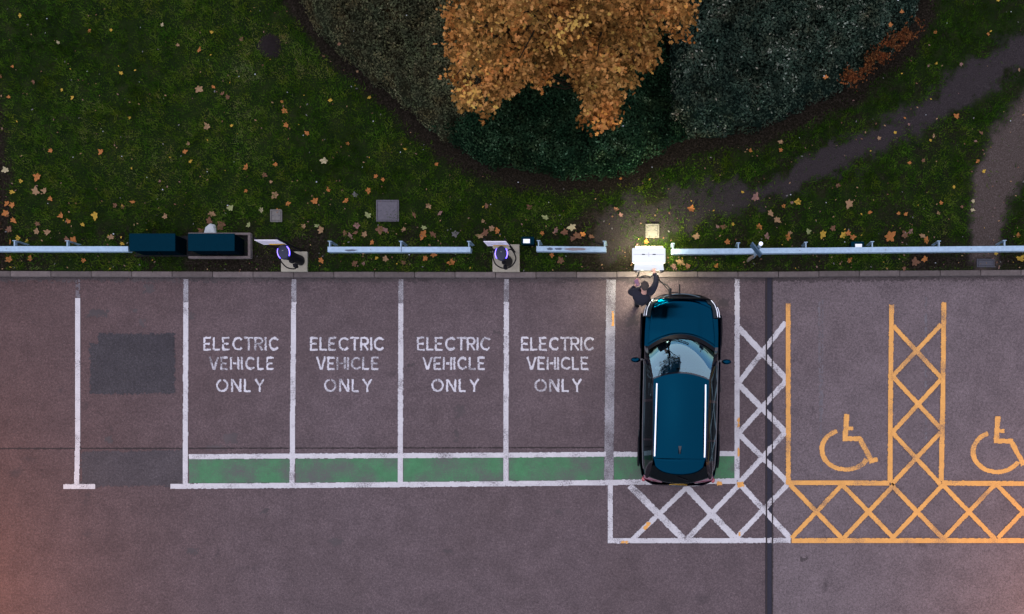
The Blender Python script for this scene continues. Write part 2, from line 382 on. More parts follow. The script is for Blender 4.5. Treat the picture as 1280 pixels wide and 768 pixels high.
# ---------------------------------------------------------------- painted markings (rasterised so that edges are ragged and worn)
def seg(a, b, wpx, z=0):
    A, B = P(*a, z), P(*b, z); return ('s', A.x, A.y, B.x, B.y, wpx/(F/CAMH)/2)
def arc(c, rx, ry, a0, a1, wpx):
    Cc = P(*c); s = F/CAMH; return ('a', Cc.x, Cc.y, rx/s, ry/s, a0, a1, wpx/s/2)
def sdf(sh, x, y):
    d = np.full(x.shape, 9.)
    for q in sh:
        if q[0] == 's':
            _, ax, ay, bx, by, h = q; L = math.hypot(bx-ax, by-ay); ux, uy = (bx-ax)/L, (by-ay)/L
            u = (x-ax)*ux+(y-ay)*uy; v = -(x-ax)*uy+(y-ay)*ux
            d = np.minimum(d, np.maximum(np.abs(u-L/2)-L/2, np.abs(v)-h))
        else:
            _, cx, cy, rx, ry, a0, a1, h = q; k = ry/rx
            X, Y = x-cx, (y-cy)/k; rr = np.hypot(X, Y); an = np.degrees(np.arctan2(Y, X)); an = np.where(an < a0, an+360, an); an = np.where(an-360 >= a0, an-360, an)
            e = np.where(an <= a1, -1., np.minimum(an-a1, a0+360-an)*np.pi/180*rx)
            d = np.minimum(d, np.maximum(np.abs(rr-rx)-h, e))
    return d
def bbox(sh):
    xs = []; ys = []
    for q in sh:
        if q[0] == 's': xs += [q[1]-q[5], q[3]-q[5], q[1]+q[5], q[3]+q[5]]; ys += [q[2]-q[5], q[4]-q[5], q[2]+q[5], q[4]+q[5]]
        else: xs += [q[1]-q[3]-q[7], q[1]+q[3]+q[7]]; ys += [q[2]-q[4]-q[7], q[2]+q[4]+q[7]]
    return min(xs)-.03, max(xs)+.03, min(ys)-.03, max(ys)+.03
def paint(name, sh, m, z=.004, cellp=.0115, rag=.007, hole=0.0, label=None):
    x0, x1, y0, y1 = bbox(sh); xs = np.arange(x0, x1, cellp); ys = np.arange(y0, y1, cellp)
    V = []; Fc = []
    for y in ys:
        Y = np.full(xs.shape, y)
        d = sdf(sh, xs, Y)+(fbm(xs*22, Y*22, 41, 3)-.5)*rag*2
        k = d < 0
        if hole: k &= fbm(xs*28, Y*28, 47, 3) > .5-.42*(1-hole)+.0
        if not k.any(): continue
        e = np.diff(np.concatenate([[0], k.astype(int), [0]])); a = np.where(e == 1)[0]; b = np.where(e == -1)[0]
        for i, j in zip(a, b):
            n = len(V); X0, X1 = xs[0]+i*cellp, xs[0]+j*cellp
            V += [(X0, y, z), (X1, y, z), (X1, y+cellp, z), (X0, y+cellp, z)]; Fc.append((n, n+1, n+2, n+3))
    o = link(name, npmesh(name, V, Fc), m, ASP)
    if label: o['label'] = label
    return o
# blacked-out patches, crack and joint
paint('blacked_out_patch', [seg((122, 437), (218, 437), 39), seg((112, 475), (218, 474), 37), seg((112, 448), (218, 448), 36)], M_BLACKOUT, .002, .02, .05, label='dark blacked-out rectangle covering old lettering in the second bay')
paint('blacked_out_patch', [seg((101, 587), (229, 586), 44)], M_BLACKOUT2, .002, .02, .06, label='dark blacked-out strip at the mouth of the second bay')
paint('surface_crack', [seg((-200, 561.5), (232, 561), 1.8), seg((232, 561), (500, 560.5), 1.6), seg((500, 560.5), (762, 560), 1.5)], M_CRACK, .0025, .0115, .012, .1)
paint('bitumen_joint', [seg((960.5, 346), (960.5, 1100), 8.4)], M_TAR, .0028, .0115, .006, label='dark bitumen joint running down the car park')
paint('bitumen_joint', [seg((957.6, 346), (957.6, 1100), 1.6), seg((965.2, 346), (965.2, 1100), 1.3)], M_CRACK, .0135, .0115, .004)
M_STAIN = paint_mat('oil_stain', (.030, .023, .0235), under=(.058, .045, .046), wear=(.36, .60), dirt=.3)
for sx_, sy_, sw_, sh_ in ((186, 362, 12, 9), (122, 392, 26, 8), (178, 404, 5, 8), (239, 395, 7, 8), (168, 390, 5, 4), (272, 560, 26, 5), (288, 549, 16, 12), (135, 550, 8, 8), (904, 379, 13, 9), (790, 402, 14, 12), (620, 416, 10, 6), (512, 457, 8, 5), (575, 515, 10, 14), (571, 545, 6, 14), (1005, 700, 9, 5), (330, 640, 10, 5), (420, 678, 16, 8), (560, 690, 9, 5), (240, 690, 12, 6), (700, 640, 8, 4)):
    paint('oil_stain', [seg((sx_-sw_/2, sy_), (sx_+sw_/2, sy_), sh_)], M_STAIN, .0021, .0115, .09, .25)
paint('kerb_dirt', [seg((x_, float(kerb_y(x_))+6.0), (x_+60, float(kerb_y(x_+60))+6.0), 7) for x_ in range(-200, 1500, 60)], M_STAIN, .0022, .0115, .08, .35)
# green infill
for (a, b, ya, yb) in ((236, 363, 589.5, 589), (369, 497.5, 588.8, 588.2), (503.8, 629.5, 588, 587), (635.8, 755, 586.7, 585.8), (767, 918, 585.4, 584.5)):
    paint('green_bay_strip', [seg((a, ya), (b, yb), 30)], M_GREEN, .004, .0115, .012)
# bay lines
BL = 'bay_line'
paint(BL, [seg((97, 373), (97, 540), 6.2), seg((97, 540), (95.7, 606), 6.2)], M_WHITE, .006, label='white bay line ending in a short white foot')
paint(BL, [seg((97.2, 350), (97.2, 373), 5.5)], M_GHOST, .006, hole=.75, label='faded top end of the leftmost bay line')
for a, b in (((232, 378), (231.5, 606)), ((367, 378), (364.8, 606)), ((500.7, 380), (500.2, 605)), ((632.6, 378), (632.2, 604))):
    paint(BL, [seg(a, b, 6.3)], M_WHITE, .006)
    paint(BL, [seg((a[0]+.2, 349.5), a, 6)], M_WORN, .006, hole=.2)
paint(BL, [seg((763.4, 350), (760.6, 603), 11.6)], M_WORN, .006, rag=.008, label='broad grey-white bay line left of the dark car')
paint(BL, [seg((921.2, 349), (921, 601), 6.3)], M_WHITE, .006)
paint('bay_foot_line', [seg((79, 608.7), (119, 608.7), 6)], M_WHITE, .008, label='short white foot line at the second bay')
paint('bay_end_line', [seg((213, 608.4), (365, 607.4), 6.4), seg((365, 607.4), (632, 605.2), 6.4), seg((632, 605.2), (921, 601.8), 6.6)], M_WHITE, .008, rag=.01, label='long white line closing the electric bays')
paint('bay_stop_line', [seg((236, 571.3), (365, 570.6), 6.2), seg((365, 570.6), (632, 569.4), 6.2), seg((632, 569.4), (757, 568.4), 6.2), seg((767, 568.4), (918, 567.6), 6.2)], M_WHITE, .0082, rag=.012, hole=.1, label='white line above the green strips')
paint('ghost_line', [seg((1023.5, 378), (1026, 590), 3), seg((1028, 375), (1027.5, 520), 2)], M_GHOST, .004, hole=.85, label='faint remains of an old white line')
paint('ghost_line', [seg((1157, 372), (1157, 590), 3)], M_GHOST, .004, hole=.98)
# white hatching
def chain(L): return [seg(a, b, wd) for a, b, wd in L]
paint('white_hatching', chain([((787, 607.5), (854, 674), 8.5), ((790, 675), (858, 610), 6), ((857, 609), (919, 674), 8), ((858, 675), (922, 608), 6.2), ((926, 607), (988, 674), 7), ((919, 674), (985, 605), 6.2)]), M_WHITE, .010, rag=.014, hole=.05, label='white crossed hatching behind the dark car')
paint('white_hatching', chain([((923, 410), (983, 475), 7), ((923, 479), (982, 403), 6.3), ((923, 481), (982, 541), 7), ((923, 542), (982, 477), 6.3), ((923, 543), (983, 602), 6.6), ((923, 605), (982, 540), 6.5)]), M_WHITE, .010, rag=.014, hole=.05, label='white crossed hatching beside the dark car')
paint('hatching_border', [seg((762.6, 606), (762.6, 679.5), 6.2), seg((765.5, 676.4), (988, 676), 6.3)], M_WHITE, .012, rag=.012, label='white border of the hatched box behind the car')
# orange overspray spots on the white paint
paint('orange_paint_spot', [seg((896, 605), (902, 604.5), 5), ], M_YELLOW, .0135, rag=.02); paint('orange_paint_spot', [seg((922, 607), (929, 606), 6)], M_YELLOW, .0137, rag=.03)
paint('orange_paint_spot', [seg((805, 662), (812, 653), 4), seg((776, 678), (786, 678), 3)], M_YELLOW, .0139, rag=.03, hole=.3)
paint('orange_paint_spot', [seg((766, 390), (766, 408), 2.4), seg((923, 668), (925, 668), 4), seg((922.8, 560), (922.8, 572), 2.2), seg((922.8, 522), (922.8, 534), 2.0)], M_YELLOW, .0141, rag=.02, hole=.4)
# yellow markings
YL = 'yellow_bay_line'
paint(YL, [seg((984.8, 380), (985, 540), 5.8), seg((985, 540), (985, 606), 5.8)], M_YELLOW, .014)
paint(YL, [seg((1114, 381.5), (1112.6, 500), 5.9), seg((1112.6, 500), (1112, 604), 5.9)], M_YELLOW, .014)
paint(YL, [seg((1179.3, 378.5), (1178, 500), 5.9), seg((1178, 500), (1176, 602), 6.2)], M_YELLOW, .014)
paint(YL, [seg((1367, 380), (1367, 604), 5.9)], M_YELLOW, .014)
paint('yellow_end_line', [seg((984, 603.8), (1111, 604.4), 5.9)], M_YELLOW, .016); paint('yellow_end_line', [seg((1177, 604.2), (1370, 606), 6.2)], M_YELLOW, .016)
paint('yellow_border_line', [seg((989, 676.2), (1500, 676.2), 6)], M_YELLOW, .016)
paint('yellow_hatching', chain([((1116, 408), (1176, 473), 5.4), ((1176, 406), (1115, 471), 5.4), ((1116, 472), (1175, 536), 5.4), ((1175.5, 475), (1115, 541), 5.4), ((1115, 541), (1175, 606), 5.4), ((1175, 541), (1114, 606), 5.4)]), M_YELLOW, .018, rag=.01, label='yellow crossed hatching between the two disabled bays')
ch = []
for k, x in enumerate((987, 1052, 1113, 1177.5, 1245, 1309, 1374)):
    ch += [((x, 606), (x+65.5, 674), 5.6), ((x+2, 673), (x+65, 606.5), 5.4)]
paint('yellow_hatching', chain(ch), M_YELLOW, .018, rag=.01, label='yellow crossed hatching along the mouths of the disabled bays')
def wheelchair(dx, dy, label):
    q = lambda x, y: (x+dx, y+dy)
    paint('wheelchair_symbol', [arc(q(1057, 562.5), 30, 25, 112, 331, 6.2), seg(q(1058, 518), q(1056, 551), 6.4), seg(q(1058, 536), q(1066, 536), 4.5),
        seg(q(1053, 548.5), q(1075, 549), 6), seg(q(1073.5, 547.5), q(1090, 578), 6), seg(q(1086, 577.5), q(1096.5, 574.5), 6)], M_YELLOW, .006, rag=.014, label=label)
wheelchair(0, 0, 'yellow wheelchair symbol in the bay left of the yellow hatching'); wheelchair(189, 3, 'yellow wheelchair symbol in the bay at the right edge')
# lettering: stroke letters with stencil bridges, coordinates in a 1 x 1 cell, y down
SW = 2.4
GL = {'E': [((0, 0), (0, .42)), ((0, .50), (0, 1)), ((.03, .05), (1, .05)), ((.1, .5), (.85, .5)), ((.03, .95), (1, .95))], 'L': [((0, 0), (0, 1)), ((.08, .95), (1, .95))],
      'T': [((-.1, .05), (1.1, .05)), ((.5, .12), (.5, 1))], 'I': [((.5, 0), (.5, 1))], 'V': [((0, 0), (.46, 1)), ((1, 0), (.54, 1))],
      'H': [((0, 0), (0, 1)), ((1, 0), (1, 1)), ((.27, .5), (.73, .5))], 'N': [((0, 0), (0, 1)), ((1, 0), (1, 1)), ((.05, .02), (.95, .98))],
      'Y': [((0, 0), (.5, .52)), ((1, 0), (.5, .52)), ((.5, .5), (.5, 1))], 'R': [((0, 0), (0, 1)), ((.05, .05), (.6, .05)), ((.05, .52), (.6, .52)), ((.45, .55), (1, 1))]}
WID = {'E': .50, 'L': .47, 'C': .72, 'T': .56, 'R': .54, 'I': .03, 'V': .64, 'H': .58, 'O': .82, 'N': .64, 'Y': .66}
def word(txt, x0, x1, y0, y1):
    h = y1-y0; tot = sum(WID[c] for c in txt)*h; gap = (x1-x0-tot-SW)/(len(txt)-1); x = x0+SW/2; out = []
    for c in txt:
        wd = WID[c]*h; rx, ry = wd/2-SW/2*0, h/2-SW/2; cx, cy = x+wd/2, (y0+y1)/2
        if c == 'C': out.append(arc((cx+1, cy), rx, ry, 42, 318, SW))
        elif c == 'O': out += [arc((cx, cy), rx, ry, 98, 262, SW), arc((cx, cy), rx, ry, 278, 442, SW)]
        else:
            for a, b in GL[c]: out.append(seg((x+a[0]*wd, y0+a[1]*h), (x+b[0]*wd, y0+b[1]*h), SW))
            if c == 'R': out.append(arc((x+.55*wd, y0+.285*h), .42*wd, .235*h, -90, 90, SW))
        x += wd+gap
    return out
for k, (e, v, o_, hole) in enumerate((((254, 349), (261, 343), (270, 331), .38), ((387.5, 480.5), (395, 474), (405, 465.5), .3), ((521, 613.5), (528, 607), (539, 599), .16), ((651, 743), (658, 736), (668, 727.5), .18))):
    L = word('ELECTRIC', e[0], e[1], 422, 438.5)+word('VEHICLE', v[0], v[1], 446.8, 462.6)+word('ONLY', o_[0], o_[1], 474.3, 490.3)
    paint('electric_vehicle_only_lettering', L, M_LETTER, .005, .0095, .013, hole=hole,
          label=('worn white ELECTRIC VEHICLE ONLY lettering, ' + ('faintest of the four', 'second from the left', 'brightest of the four', 'nearest the dark car')[k]))

# ---------------------------------------------------------------- hedges and tree
def leafcloud(name, Pn, N, L, Wd, tone, m, parent, lobed=False, kind=None):
    n = len(Pn); r = rng
    N = N/np.linalg.norm(N, axis=1, keepdims=True)
    a = r.normal(size=(n, 3)); T = a-N*(a*N).sum(1, keepdims=True); T /= np.linalg.norm(T, axis=1, keepdims=True); B = np.cross(N, T)
    L = L[:, None]; Wd = Wd[:, None]
    if lobed:                                        # a lobed leaf: stalk, side lobe, notch, tip lobe
        prof = [(0, 0, 0), (.25, .45, .05), (.42, .22, 0), (.62, .55, .06), (.75, .2, .02), (1, .0, -.06), (.75, -.2, .02), (.62, -.55, .06), (.42, -.22, 0), (.25, -.45, .05)]
        fc = [(0, 1, 2, 9), (9, 2, 8, 8), (2, 3, 4, 8), (4, 5, 6, 8), (8, 6, 7, 7), ]
        tri = [(0, 1, 2), (0, 2, 8), (0, 8, 9), (2, 3, 4), (2, 4, 8), (8, 4, 6), (8, 6, 7), (4, 5, 6)]
    else:
        prof = [(0, 0, 0), (.45, .5, .1), (1, 0, -.08), (.45, -.5, .1)]; tri = [(0, 1, 2), (0, 2, 3)]
    V = np.stack([Pn+T*L*u+B*Wd*v+N*L*q for u, v, q in prof], 1).reshape(-1, 3); k = len(prof)
    Fc = (np.arange(n)[:, None, None]*k+np.array(tri)[None]).reshape(-1, 3)
    o = link(name, npmesh(name, V, Fc, False, {'tone': np.repeat(np.clip(tone, 0, 1), k)}), m, parent)
    o['kind'] = 'stuff'
    return o
def hedge(poly, hmax, m, dens, label, lsize, tonebias, seed, edge=.3, low=None, clumps=3.0):
    Wp = [P(a, b, LZ) for a, b in poly]; pw = [(p.x, p.y) for p in Wp]
    cx = sum(p[0] for p in pw)/len(pw); cy = sum(p[1] for p in pw)/len(pw)
    root = empty('hedge', (cx, cy, LZ)); tag(root, label, 'hedge', 'clipped shrubs of the planting bed')
    x0, x1 = min(p[0] for p in pw), max(p[0] for p in pw); y0, y1 = min(p[1] for p in pw), max(p[1] for p in pw)
    def height(x, y):
        d = sdpoly(pw, x, y)+(fbm(x*2.2, y*2.2, seed, 3)-.5)*.35
        h = hmax*np.sqrt(np.clip(d/edge, 0, 1))*(.62+.62*fbm(x*.9, y*.9, seed+2, 3))+(fbm(x*clumps, y*clumps, seed+4, 4)-.5)*.75*np.clip(d/.2, 0, 1)
        if low is not None:
            for (lx, ly, lr, lf) in low:
                q = P(lx, ly, .8); h = h*(1-lf*np.exp(-((x-q.x)**2+(y-q.y)**2)/lr**2))
        return np.where(d > 0, np.maximum(h, .03), -1.), d
    c = .09; xs = np.arange(x0, x1, c); ys = np.arange(y0, y1, c); X, Y = np.meshgrid(xs, ys, indexing='ij')
    H, D = height(X, Y); ins = H > 0
    ix = np.arange(X.size).reshape(X.shape); q = np.stack([ix[:-1, :-1], ix[1:, :-1], ix[1:, 1:], ix[:-1, 1:]], -1).reshape(-1, 4)
    q = q[ins.ravel()[q].all(1)]; u, inv = np.unique(q, return_inverse=True)
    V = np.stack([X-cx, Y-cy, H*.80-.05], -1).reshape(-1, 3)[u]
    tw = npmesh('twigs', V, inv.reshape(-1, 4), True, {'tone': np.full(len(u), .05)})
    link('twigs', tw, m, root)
    n = int(dens*(x1-x0)*(y1-y0)); x = rng.uniform(x0, x1, n); y = rng.uniform(y0, y1, n); h, d = height(x, y); k = h > 0
    x, y, h, d = x[k], y[k], h[k], d[k]; n = len(x); e = .05
    hx = height(x+e, y)[0]; hy = height(x, y+e)[0]
    N = np.stack([-(np.maximum(hx, 0)-h)/e*.6, -(np.maximum(hy, 0)-h)/e*.6, np.ones(n)], -1)+rng.normal(0, .55, (n, 3)); N[:, 2] = np.abs(N[:, 2])+.1
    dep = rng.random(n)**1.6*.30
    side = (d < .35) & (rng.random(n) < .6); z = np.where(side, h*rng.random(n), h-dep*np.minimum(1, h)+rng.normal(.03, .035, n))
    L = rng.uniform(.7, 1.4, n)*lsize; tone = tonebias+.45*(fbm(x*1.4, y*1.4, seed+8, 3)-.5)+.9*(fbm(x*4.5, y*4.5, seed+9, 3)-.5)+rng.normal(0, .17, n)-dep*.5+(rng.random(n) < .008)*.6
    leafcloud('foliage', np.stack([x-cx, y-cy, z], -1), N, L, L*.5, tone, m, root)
    return root
hl = [(348, -170), (362, -10), (404, 50), (452, 90), (484, 118), (522, 155), (556, 178), (592, 172), (632, 120), (650, 60), (668, -40), (668, -170)]
hc = [(538, 158), (566, 182), (604, 205), (652, 219), (702, 227), (746, 227), (792, 214), (838, 188), (862, 174), (856, 130), (834, 70), (825, -170), (672, -170), (655, 30), (622, 110), (580, 150)]
hr = [(836, 60), (838, 150), (862, 174), (905, 172), (950, 166), (998, 142), (1038, 120), (1074, 96), (1110, 70), (1134, 34), (1150, -10), (1150, -170), (812, -170), (818, 40)]
hedge(hl, 1.05, M_HL, 1900, 'greyish olive clipped hedge, left part of the planting bed beside the lawn', .055, .5, 51, .45)
hedge(hc, 1.05, M_HC, 1900, 'dark green leafy hedge bulging towards the car park under the orange tree', .062, .55, 61, .5, low=[(655, 140, .8, .75), (700, 120, .9, .7), (820, 105, .5, .9), (835, 150, .35, .8)])
hedge(hr, 1.15, M_HR, 1900, 'blue-green clipped hedge, right part of the planting bed beside the worn path', .062, .47, 71, .45)
# red creeper on the hedge's right flank
cr = [(1060, 92), (1070, 66), (1090, 52), (1114, 42), (1130, 30), (1142, 38), (1120, 64), (1098, 84), (1074, 104)]
o_ = empty('red_creeper', P(1085, 70, LZ)); tag(o_, 'patch of rusty red creeper on the flank of the blue-green hedge', 'plant')
n = 2600; pc = np.array([(random.gauss(0, 1), random.gauss(0, 1)) for _ in range(n)])
t = rng.random(n); ax = 1058+t*86; ay = 98-t*66+pc[:, 1]*6; ax = ax+pc[:, 0]*6
k = (fbm(ax/9, ay/9, 91, 3) > .53-.12*(1-t)); ax, ay = ax[k], ay[k]; zz = LZ+.05+rng.random(len(ax))**.6*np.interp(ax, [1050, 1150], [1.0, .75])
W3 = np.array([P(a, b, z) for a, b, z in zip(ax, ay, zz)])-np.array(o_.location)
leafcloud('foliage', W3, np.stack([rng.normal(.2, .4, len(W3)), rng.normal(-.3, .4, len(W3)), np.ones(len(W3))], -1), rng.uniform(.035, .07, len(W3)), rng.uniform(.025, .04, len(W3)), rng.random(len(W3)), M_RED, o_)
MB().tube(bez([(0, 0, .0), (.1, .2, .4), (.3, .35, .8)]), .012, 6).tube(bez([(-.1, -.1, 0), (-.1, .0, .4), (-.25, .02, .8)]), .01, 6).build('stem', M_BARK, o_)

# autumn tree, crown rising out of the bed
TB = P(742, 165, LZ); tree = empty('autumn_tree', TB)
tag(tree, 'tall tree with an orange-brown autumn crown over the hedge', 'tree')
CO = [(562, -20), (566, 40), (563, 78), (576, 100), (582, 126), (596, 138), (612, 126), (628, 108), (650, 90), (666, 98), (682, 88), (696, 74), (720, 80), (730, 112), (734, 142), (744, 156), (756, 150), (762, 130), (770, 112), (786, 98), (788, 84), (806, 82), (810, 68), (800, 56), (822, 36), (854, 40), (858, 12), (868, -60), (850, -150), (780, -230), (660, -235), (580, -160)]
tips = []
while len(tips) < 760:
    a, b = rng.uniform(550, 875), rng.uniform(-240, 165)
    s_ = float(sdpoly(CO, np.array(a), np.array(b)))
    if s_ < 5: continue
    d = min(1, s_/120); z = 5.4+2.3*d**.7+rng.normal(0, .42)-(.9*rng.random() if rng.random() < .35 else 0)
    if b > 20 and rng.random() < .25: continue
    if b > 30 and float(fbm(a/26., b/26., 77, 2)) < .33: continue
    tips.append((a, b, z))
nb = len(tips)
while len(tips) < nb+300:                            # loose sprays along the ragged edge
    a, b = rng.uniform(545, 885), rng.uniform(-60, 175); s_ = float(sdpoly(CO, np.array(a), np.array(b)))
    if -8 < s_ < 12 and float(fbm(a/15., b/15., 79, 2)) > .5: tips.append((a, b, 5.5+.4*rng.random()))
tw = np.array([P(a, b, z) for a, b, z in tips])-np.array(TB)
# trunk and limbs
tk = MB(); top = Vector((-.45, 2.6, 3.4))
tk.tube(bez([(0, 0, -.1), (.04, .5, .9), (-.15, 1.5, 2.2), top], 6), [.20-.005*i for i in range(19)], 10); tk.build('trunk', M_BARK, tree, smooth=True)
lb = MB(); heads = []
for k in range(11):
    g = tw[rng.integers(len(tw))]; e = Vector(g)*.85+Vector(top)*.15; e.z -= .5; mid = (Vector(top)+e)/2+Vector((0, 0, .2))
    s0 = Vector(top)-Vector((0, .25*(k % 3), .3*(k % 3))); pts = bez([s0, mid, e], 5)
    lb.tube(pts, [.085-.006*i for i in range(len(pts))], 7); heads += pts[3:]
H = np.array([tuple(h) for h in heads])
for g in tw[::4]:
    j = np.argmin(((H-g)**2).sum(1)); a = Vector(H[j]); e = Vector(g); m_ = (a+e)/2+Vector((random.uniform(-.1, .1), random.uniform(-.1, .1), -.08))
    lb.tube([a, m_, e], [.022, .014, .006], 5)
lb.build('limb', M_BARK, tree, smooth=True)
per = 56; n = len(tw)*per
base = np.repeat(tw, per, 0); off = rng.normal(0, 1, (n, 3))*np.array([.12, .12, .055])
sm = np.repeat(np.arange(len(tw)) >= nb, per); off[sm] *= .55; kp = ~sm | (rng.random(n) < .28); pos = base+off
Nn = rng.normal(0, .45, (n, 3)); Nn[:, 2] = np.abs(Nn[:, 2])+.75
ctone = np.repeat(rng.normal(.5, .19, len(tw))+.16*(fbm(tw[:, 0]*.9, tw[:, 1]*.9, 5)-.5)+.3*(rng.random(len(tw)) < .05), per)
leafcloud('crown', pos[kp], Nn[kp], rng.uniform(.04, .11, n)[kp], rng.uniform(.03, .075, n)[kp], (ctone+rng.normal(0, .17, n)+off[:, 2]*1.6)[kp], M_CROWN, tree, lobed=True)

# ---------------------------------------------------------------- barrier rails
def rail(name_label, x0, y0, x1, y1, posts, first):
    zt = .55; A, B = P(x0, y0, zt), P(x1, y1, zt); ang = math.atan2(B.y-A.y, B.x-A.x); L = (B-A).length; c = (A+B)/2
    root = empty('barrier_rail', (c.x, c.y, LZ), ang); tag(root, name_label, 'barrier', 'galvanised knee rails along the verge')
    bm = MB()
    prof = [(-.056, .0), (.060, .0), (.060, -.03), (.028, -.05), (.028, -.17), (.055, -.19), (.055, -.21), (.0, -.215), (-.050, -.18)]   # open box beam section (depth, height)
    nseg = max(2, int(L/.25)); rings = []
    for i in range(nseg+1):
        x = -L/2+L*i/nseg; rings.append([bm.bm.verts.new((x, u+random.uniform(-.001, .001), zt-LZ+v)) for u, v in prof])
    for i in range(nseg):
        for k in range(len(prof)): bm.bm.faces.new((rings[i][k], rings[i][(k+1) % len(prof)], rings[i+1][(k+1) % len(prof)], rings[i+1][k]))
    bm.bm.faces.new(rings[0]); bm.bm.faces.new(rings[-1][::-1]); bm.build('beam', M_GALV, root)
    for q in posts:
        lx = (P(q, y0, zt).x-c.x)/math.cos(ang)
        p = MB(); h = zt-LZ+.01
        p.box((lx, .118, h-.05), (.020, .114, .09)); p.box((lx, .182, h/2-.1), (.080, .012, h+.2)); p.box((lx, .168, h/2-.1), (.016, .015, h+.19))
        p.build('post', M_GALV, root)
    for q in range(int(L//1.9)):
        MB().cyl((-L/2+.95+1.9*q, .0, zt-LZ+.004), .012, .012, 8).build('bolt', M_DKSTEEL, root)
    return root
def scuff(rt, x0, x1, y, m, ry):
    zt = .554; p0 = P(x0, y, zt); p1 = P(x1, y, zt); c_ = Vector(((p0.x+p1.x)/2, p0.y, zt))-Vector(rt.location); L_ = (p1.x-p0.x)/2
    mb_ = MB(); n_ = 14; vs_ = [mb_.bm.verts.new((c_.x+L_*math.cos(6.283*k/n_)*random.uniform(.75, 1.05), c_.y+ry*math.sin(6.283*k/n_)*random.uniform(.6, 1.1), c_.z)) for k in range(n_)]
    mb_.bm.faces.new(vs_); mb_.build('scuff_mark', m, rt)
rail('galvanised knee rail on the left, ending at the dark blue cabinets', -260, 311, 160, 311.5, [-150, -66, 18, 84], 0)
RB = rail('galvanised knee rail standing between the two slim charging posts', 409.5, 312, 588, 312.2, [412, 501, 586], 0)
RCq = rail('short galvanised knee rail right of the small blue box with a white label', 670.5, 311.2, 757.5, 312, [673, 755.5], 0)
rail('long galvanised knee rail running right from the brightly lit charger', 839, 314.8, 1520, 308.6, [841, 923, 1007.5, 1090.5, 1174, 1256, 1340], 0)

M_SCUFF = plain('rail_scuff', (.05, .065, .09), .6, 0, .2, .4, 40); M_RUST = plain('rail_grime', (.13, .115, .12), .7, 0, .2, .4, 40)
scuff(RB, 430, 447, 313, M_SCUFF, .025); scuff(RCq, 683, 692, 311.6, M_SCUFF, .03); scuff(RCq, 693, 703, 311.4, M_SCUFF, .028); scuff(RCq, 704, 735, 311.6, M_RUST, .035)
for rt, xj, yj in ((RB, 501.6, 312.1),):
    q_ = P(xj, yj, .554)-Vector(rt.location); MB().box((q_.x, q_.y, .5535-LZ), (.012, .128, .004)).build('joint', M_SCUFF, rt)

# ---------------------------------------------------------------- cabinets on their plinth
def cab(px0, px1, py0, py1, label):
    z = .68; a, b = P(px0, py1, z), P(px1, py0, z); c = (a+b)/2; dx, dy = b.x-a.x, b.y-a.y
    root = empty('cabinet', (c.x, c.y, LZ)); tag(root, label, 'cabinet', 'dark blue cabinets')
    MB().box((0, 0, (z-LZ-.03)/2), (dx-.05, dy-.04, z-LZ-.03), bev=.006).build('body', M_CAB, root)
    MB().box((0, 0, z-LZ-.015), (dx, dy, .03), bev=.008).build('lid', M_CAB, root)
    for s in (-1, 1): MB().box((s*dx*.235, -(dy-.04)/2-.004, .30), (dx*.44, .012, .46), bev=.004).build('door', M_CAB, root)
    MB().box((.03, -(dy-.04)/2-.018, .32), (.02, .018, .09)).build('handle', M_BLACK, root)
cab(161.3, 219, 292, 314.2, 'dark blue utility cabinet at the end of the left knee rail')
cab(234.8, 293.2, 292, 314, 'dark blue utility cabinet at the open end of the concrete plinth')
a, b = P(163, 323, .2), P(313, 291, .2); c = (a+b)/2; dx, dy = b.x-a.x, b.y-a.y
pl = empty('cabinet_plinth', (c.x, c.y, LZ)); tag(pl, 'raised concrete plinth frame around the dark blue cabinets', 'plinth')
for nm, cc, dd in (('front_wall', (dx*.24, -dy/2+.025, .04), (dx*.52, .05, .14)), ('back_wall', (dx*.24, dy/2-.025, .04), (dx*.52, .05, .14)), ('end_wall', (dx/2-.03, 0, .043), (.06, dy-.101, .14))):
    MB().box(cc, dd, bev=.008).build(nm, M_KERB_L[2], pl)
MB().box((0, 0, -.015), (dx-.13, dy-.105, .06)).build('floor', M_RUBBER, pl)
# pale concrete chip behind the right cabinet
mb = MB(); p0 = P(264, 286, LZ)
vv = [mb.bm.verts.new(v) for v in ((-.17, -.17, 0), (.17, -.18, 0), (.10, .08, 0), (-.02, .12, .0), (-.12, .02, 0), (-.13, -.14, .09), (.13, -.14, .07), (.07, .05, .08), (-.02, .08, .07), (-.09, .01, .09))]
for k in range(5): mb.bm.faces.new((vv[k], vv[(k+1) % 5], vv[5+(k+1) % 5], vv[5+k]))
mb.bm.faces.new(vv[5:]); mb.bm.faces.new(vv[:5][::-1])
tag(mb.build('concrete_lump', plain('pale_lump', (.30, .33, .33), .8, 0, .3, .25, 30, bump=.4), None, p0), 'pale broken concrete lump behind the right dark blue cabinet', 'rubble')

# ---------------------------------------------------------------- covers in the ground
def cover(name, px0, px1, py0, py1, m, label, cat, frame=None, rz=0):
    a, b = P(px0, py1, LZ), P(px1, py0, LZ); c = (a+b)/2; dx, dy = b.x-a.x, b.y-a.y
    root = empty(name, (c.x, c.y, LZ), rz); tag(root, label, cat)
    f = MB(); t = .028
    for s in (-1, 1):
        f.box((s*(dx/2-t/2), 0, .015), (t, dy, .05), bev=.004); f.box((0, s*(dy/2-t/2), .0152), (dx-2*t-.001, t, .05), bev=.004)
    f.build('frame', frame or m, root); MB().box((0, 0, .012), (dx-2*t-.012, dy-2*t-.012, .05), bev=.004).build('lid', m, root)
    for s in (-1, 1): MB().box((s*dx*.28, 0, .038), (.035, .016, .004)).build('lifting_slot', M_DRAIN, root)
cover('manhole_cover', 470.8, 499, 250.5, 277.5, M_SLATE, 'dark grey square manhole cover in the lawn', 'manhole cover')
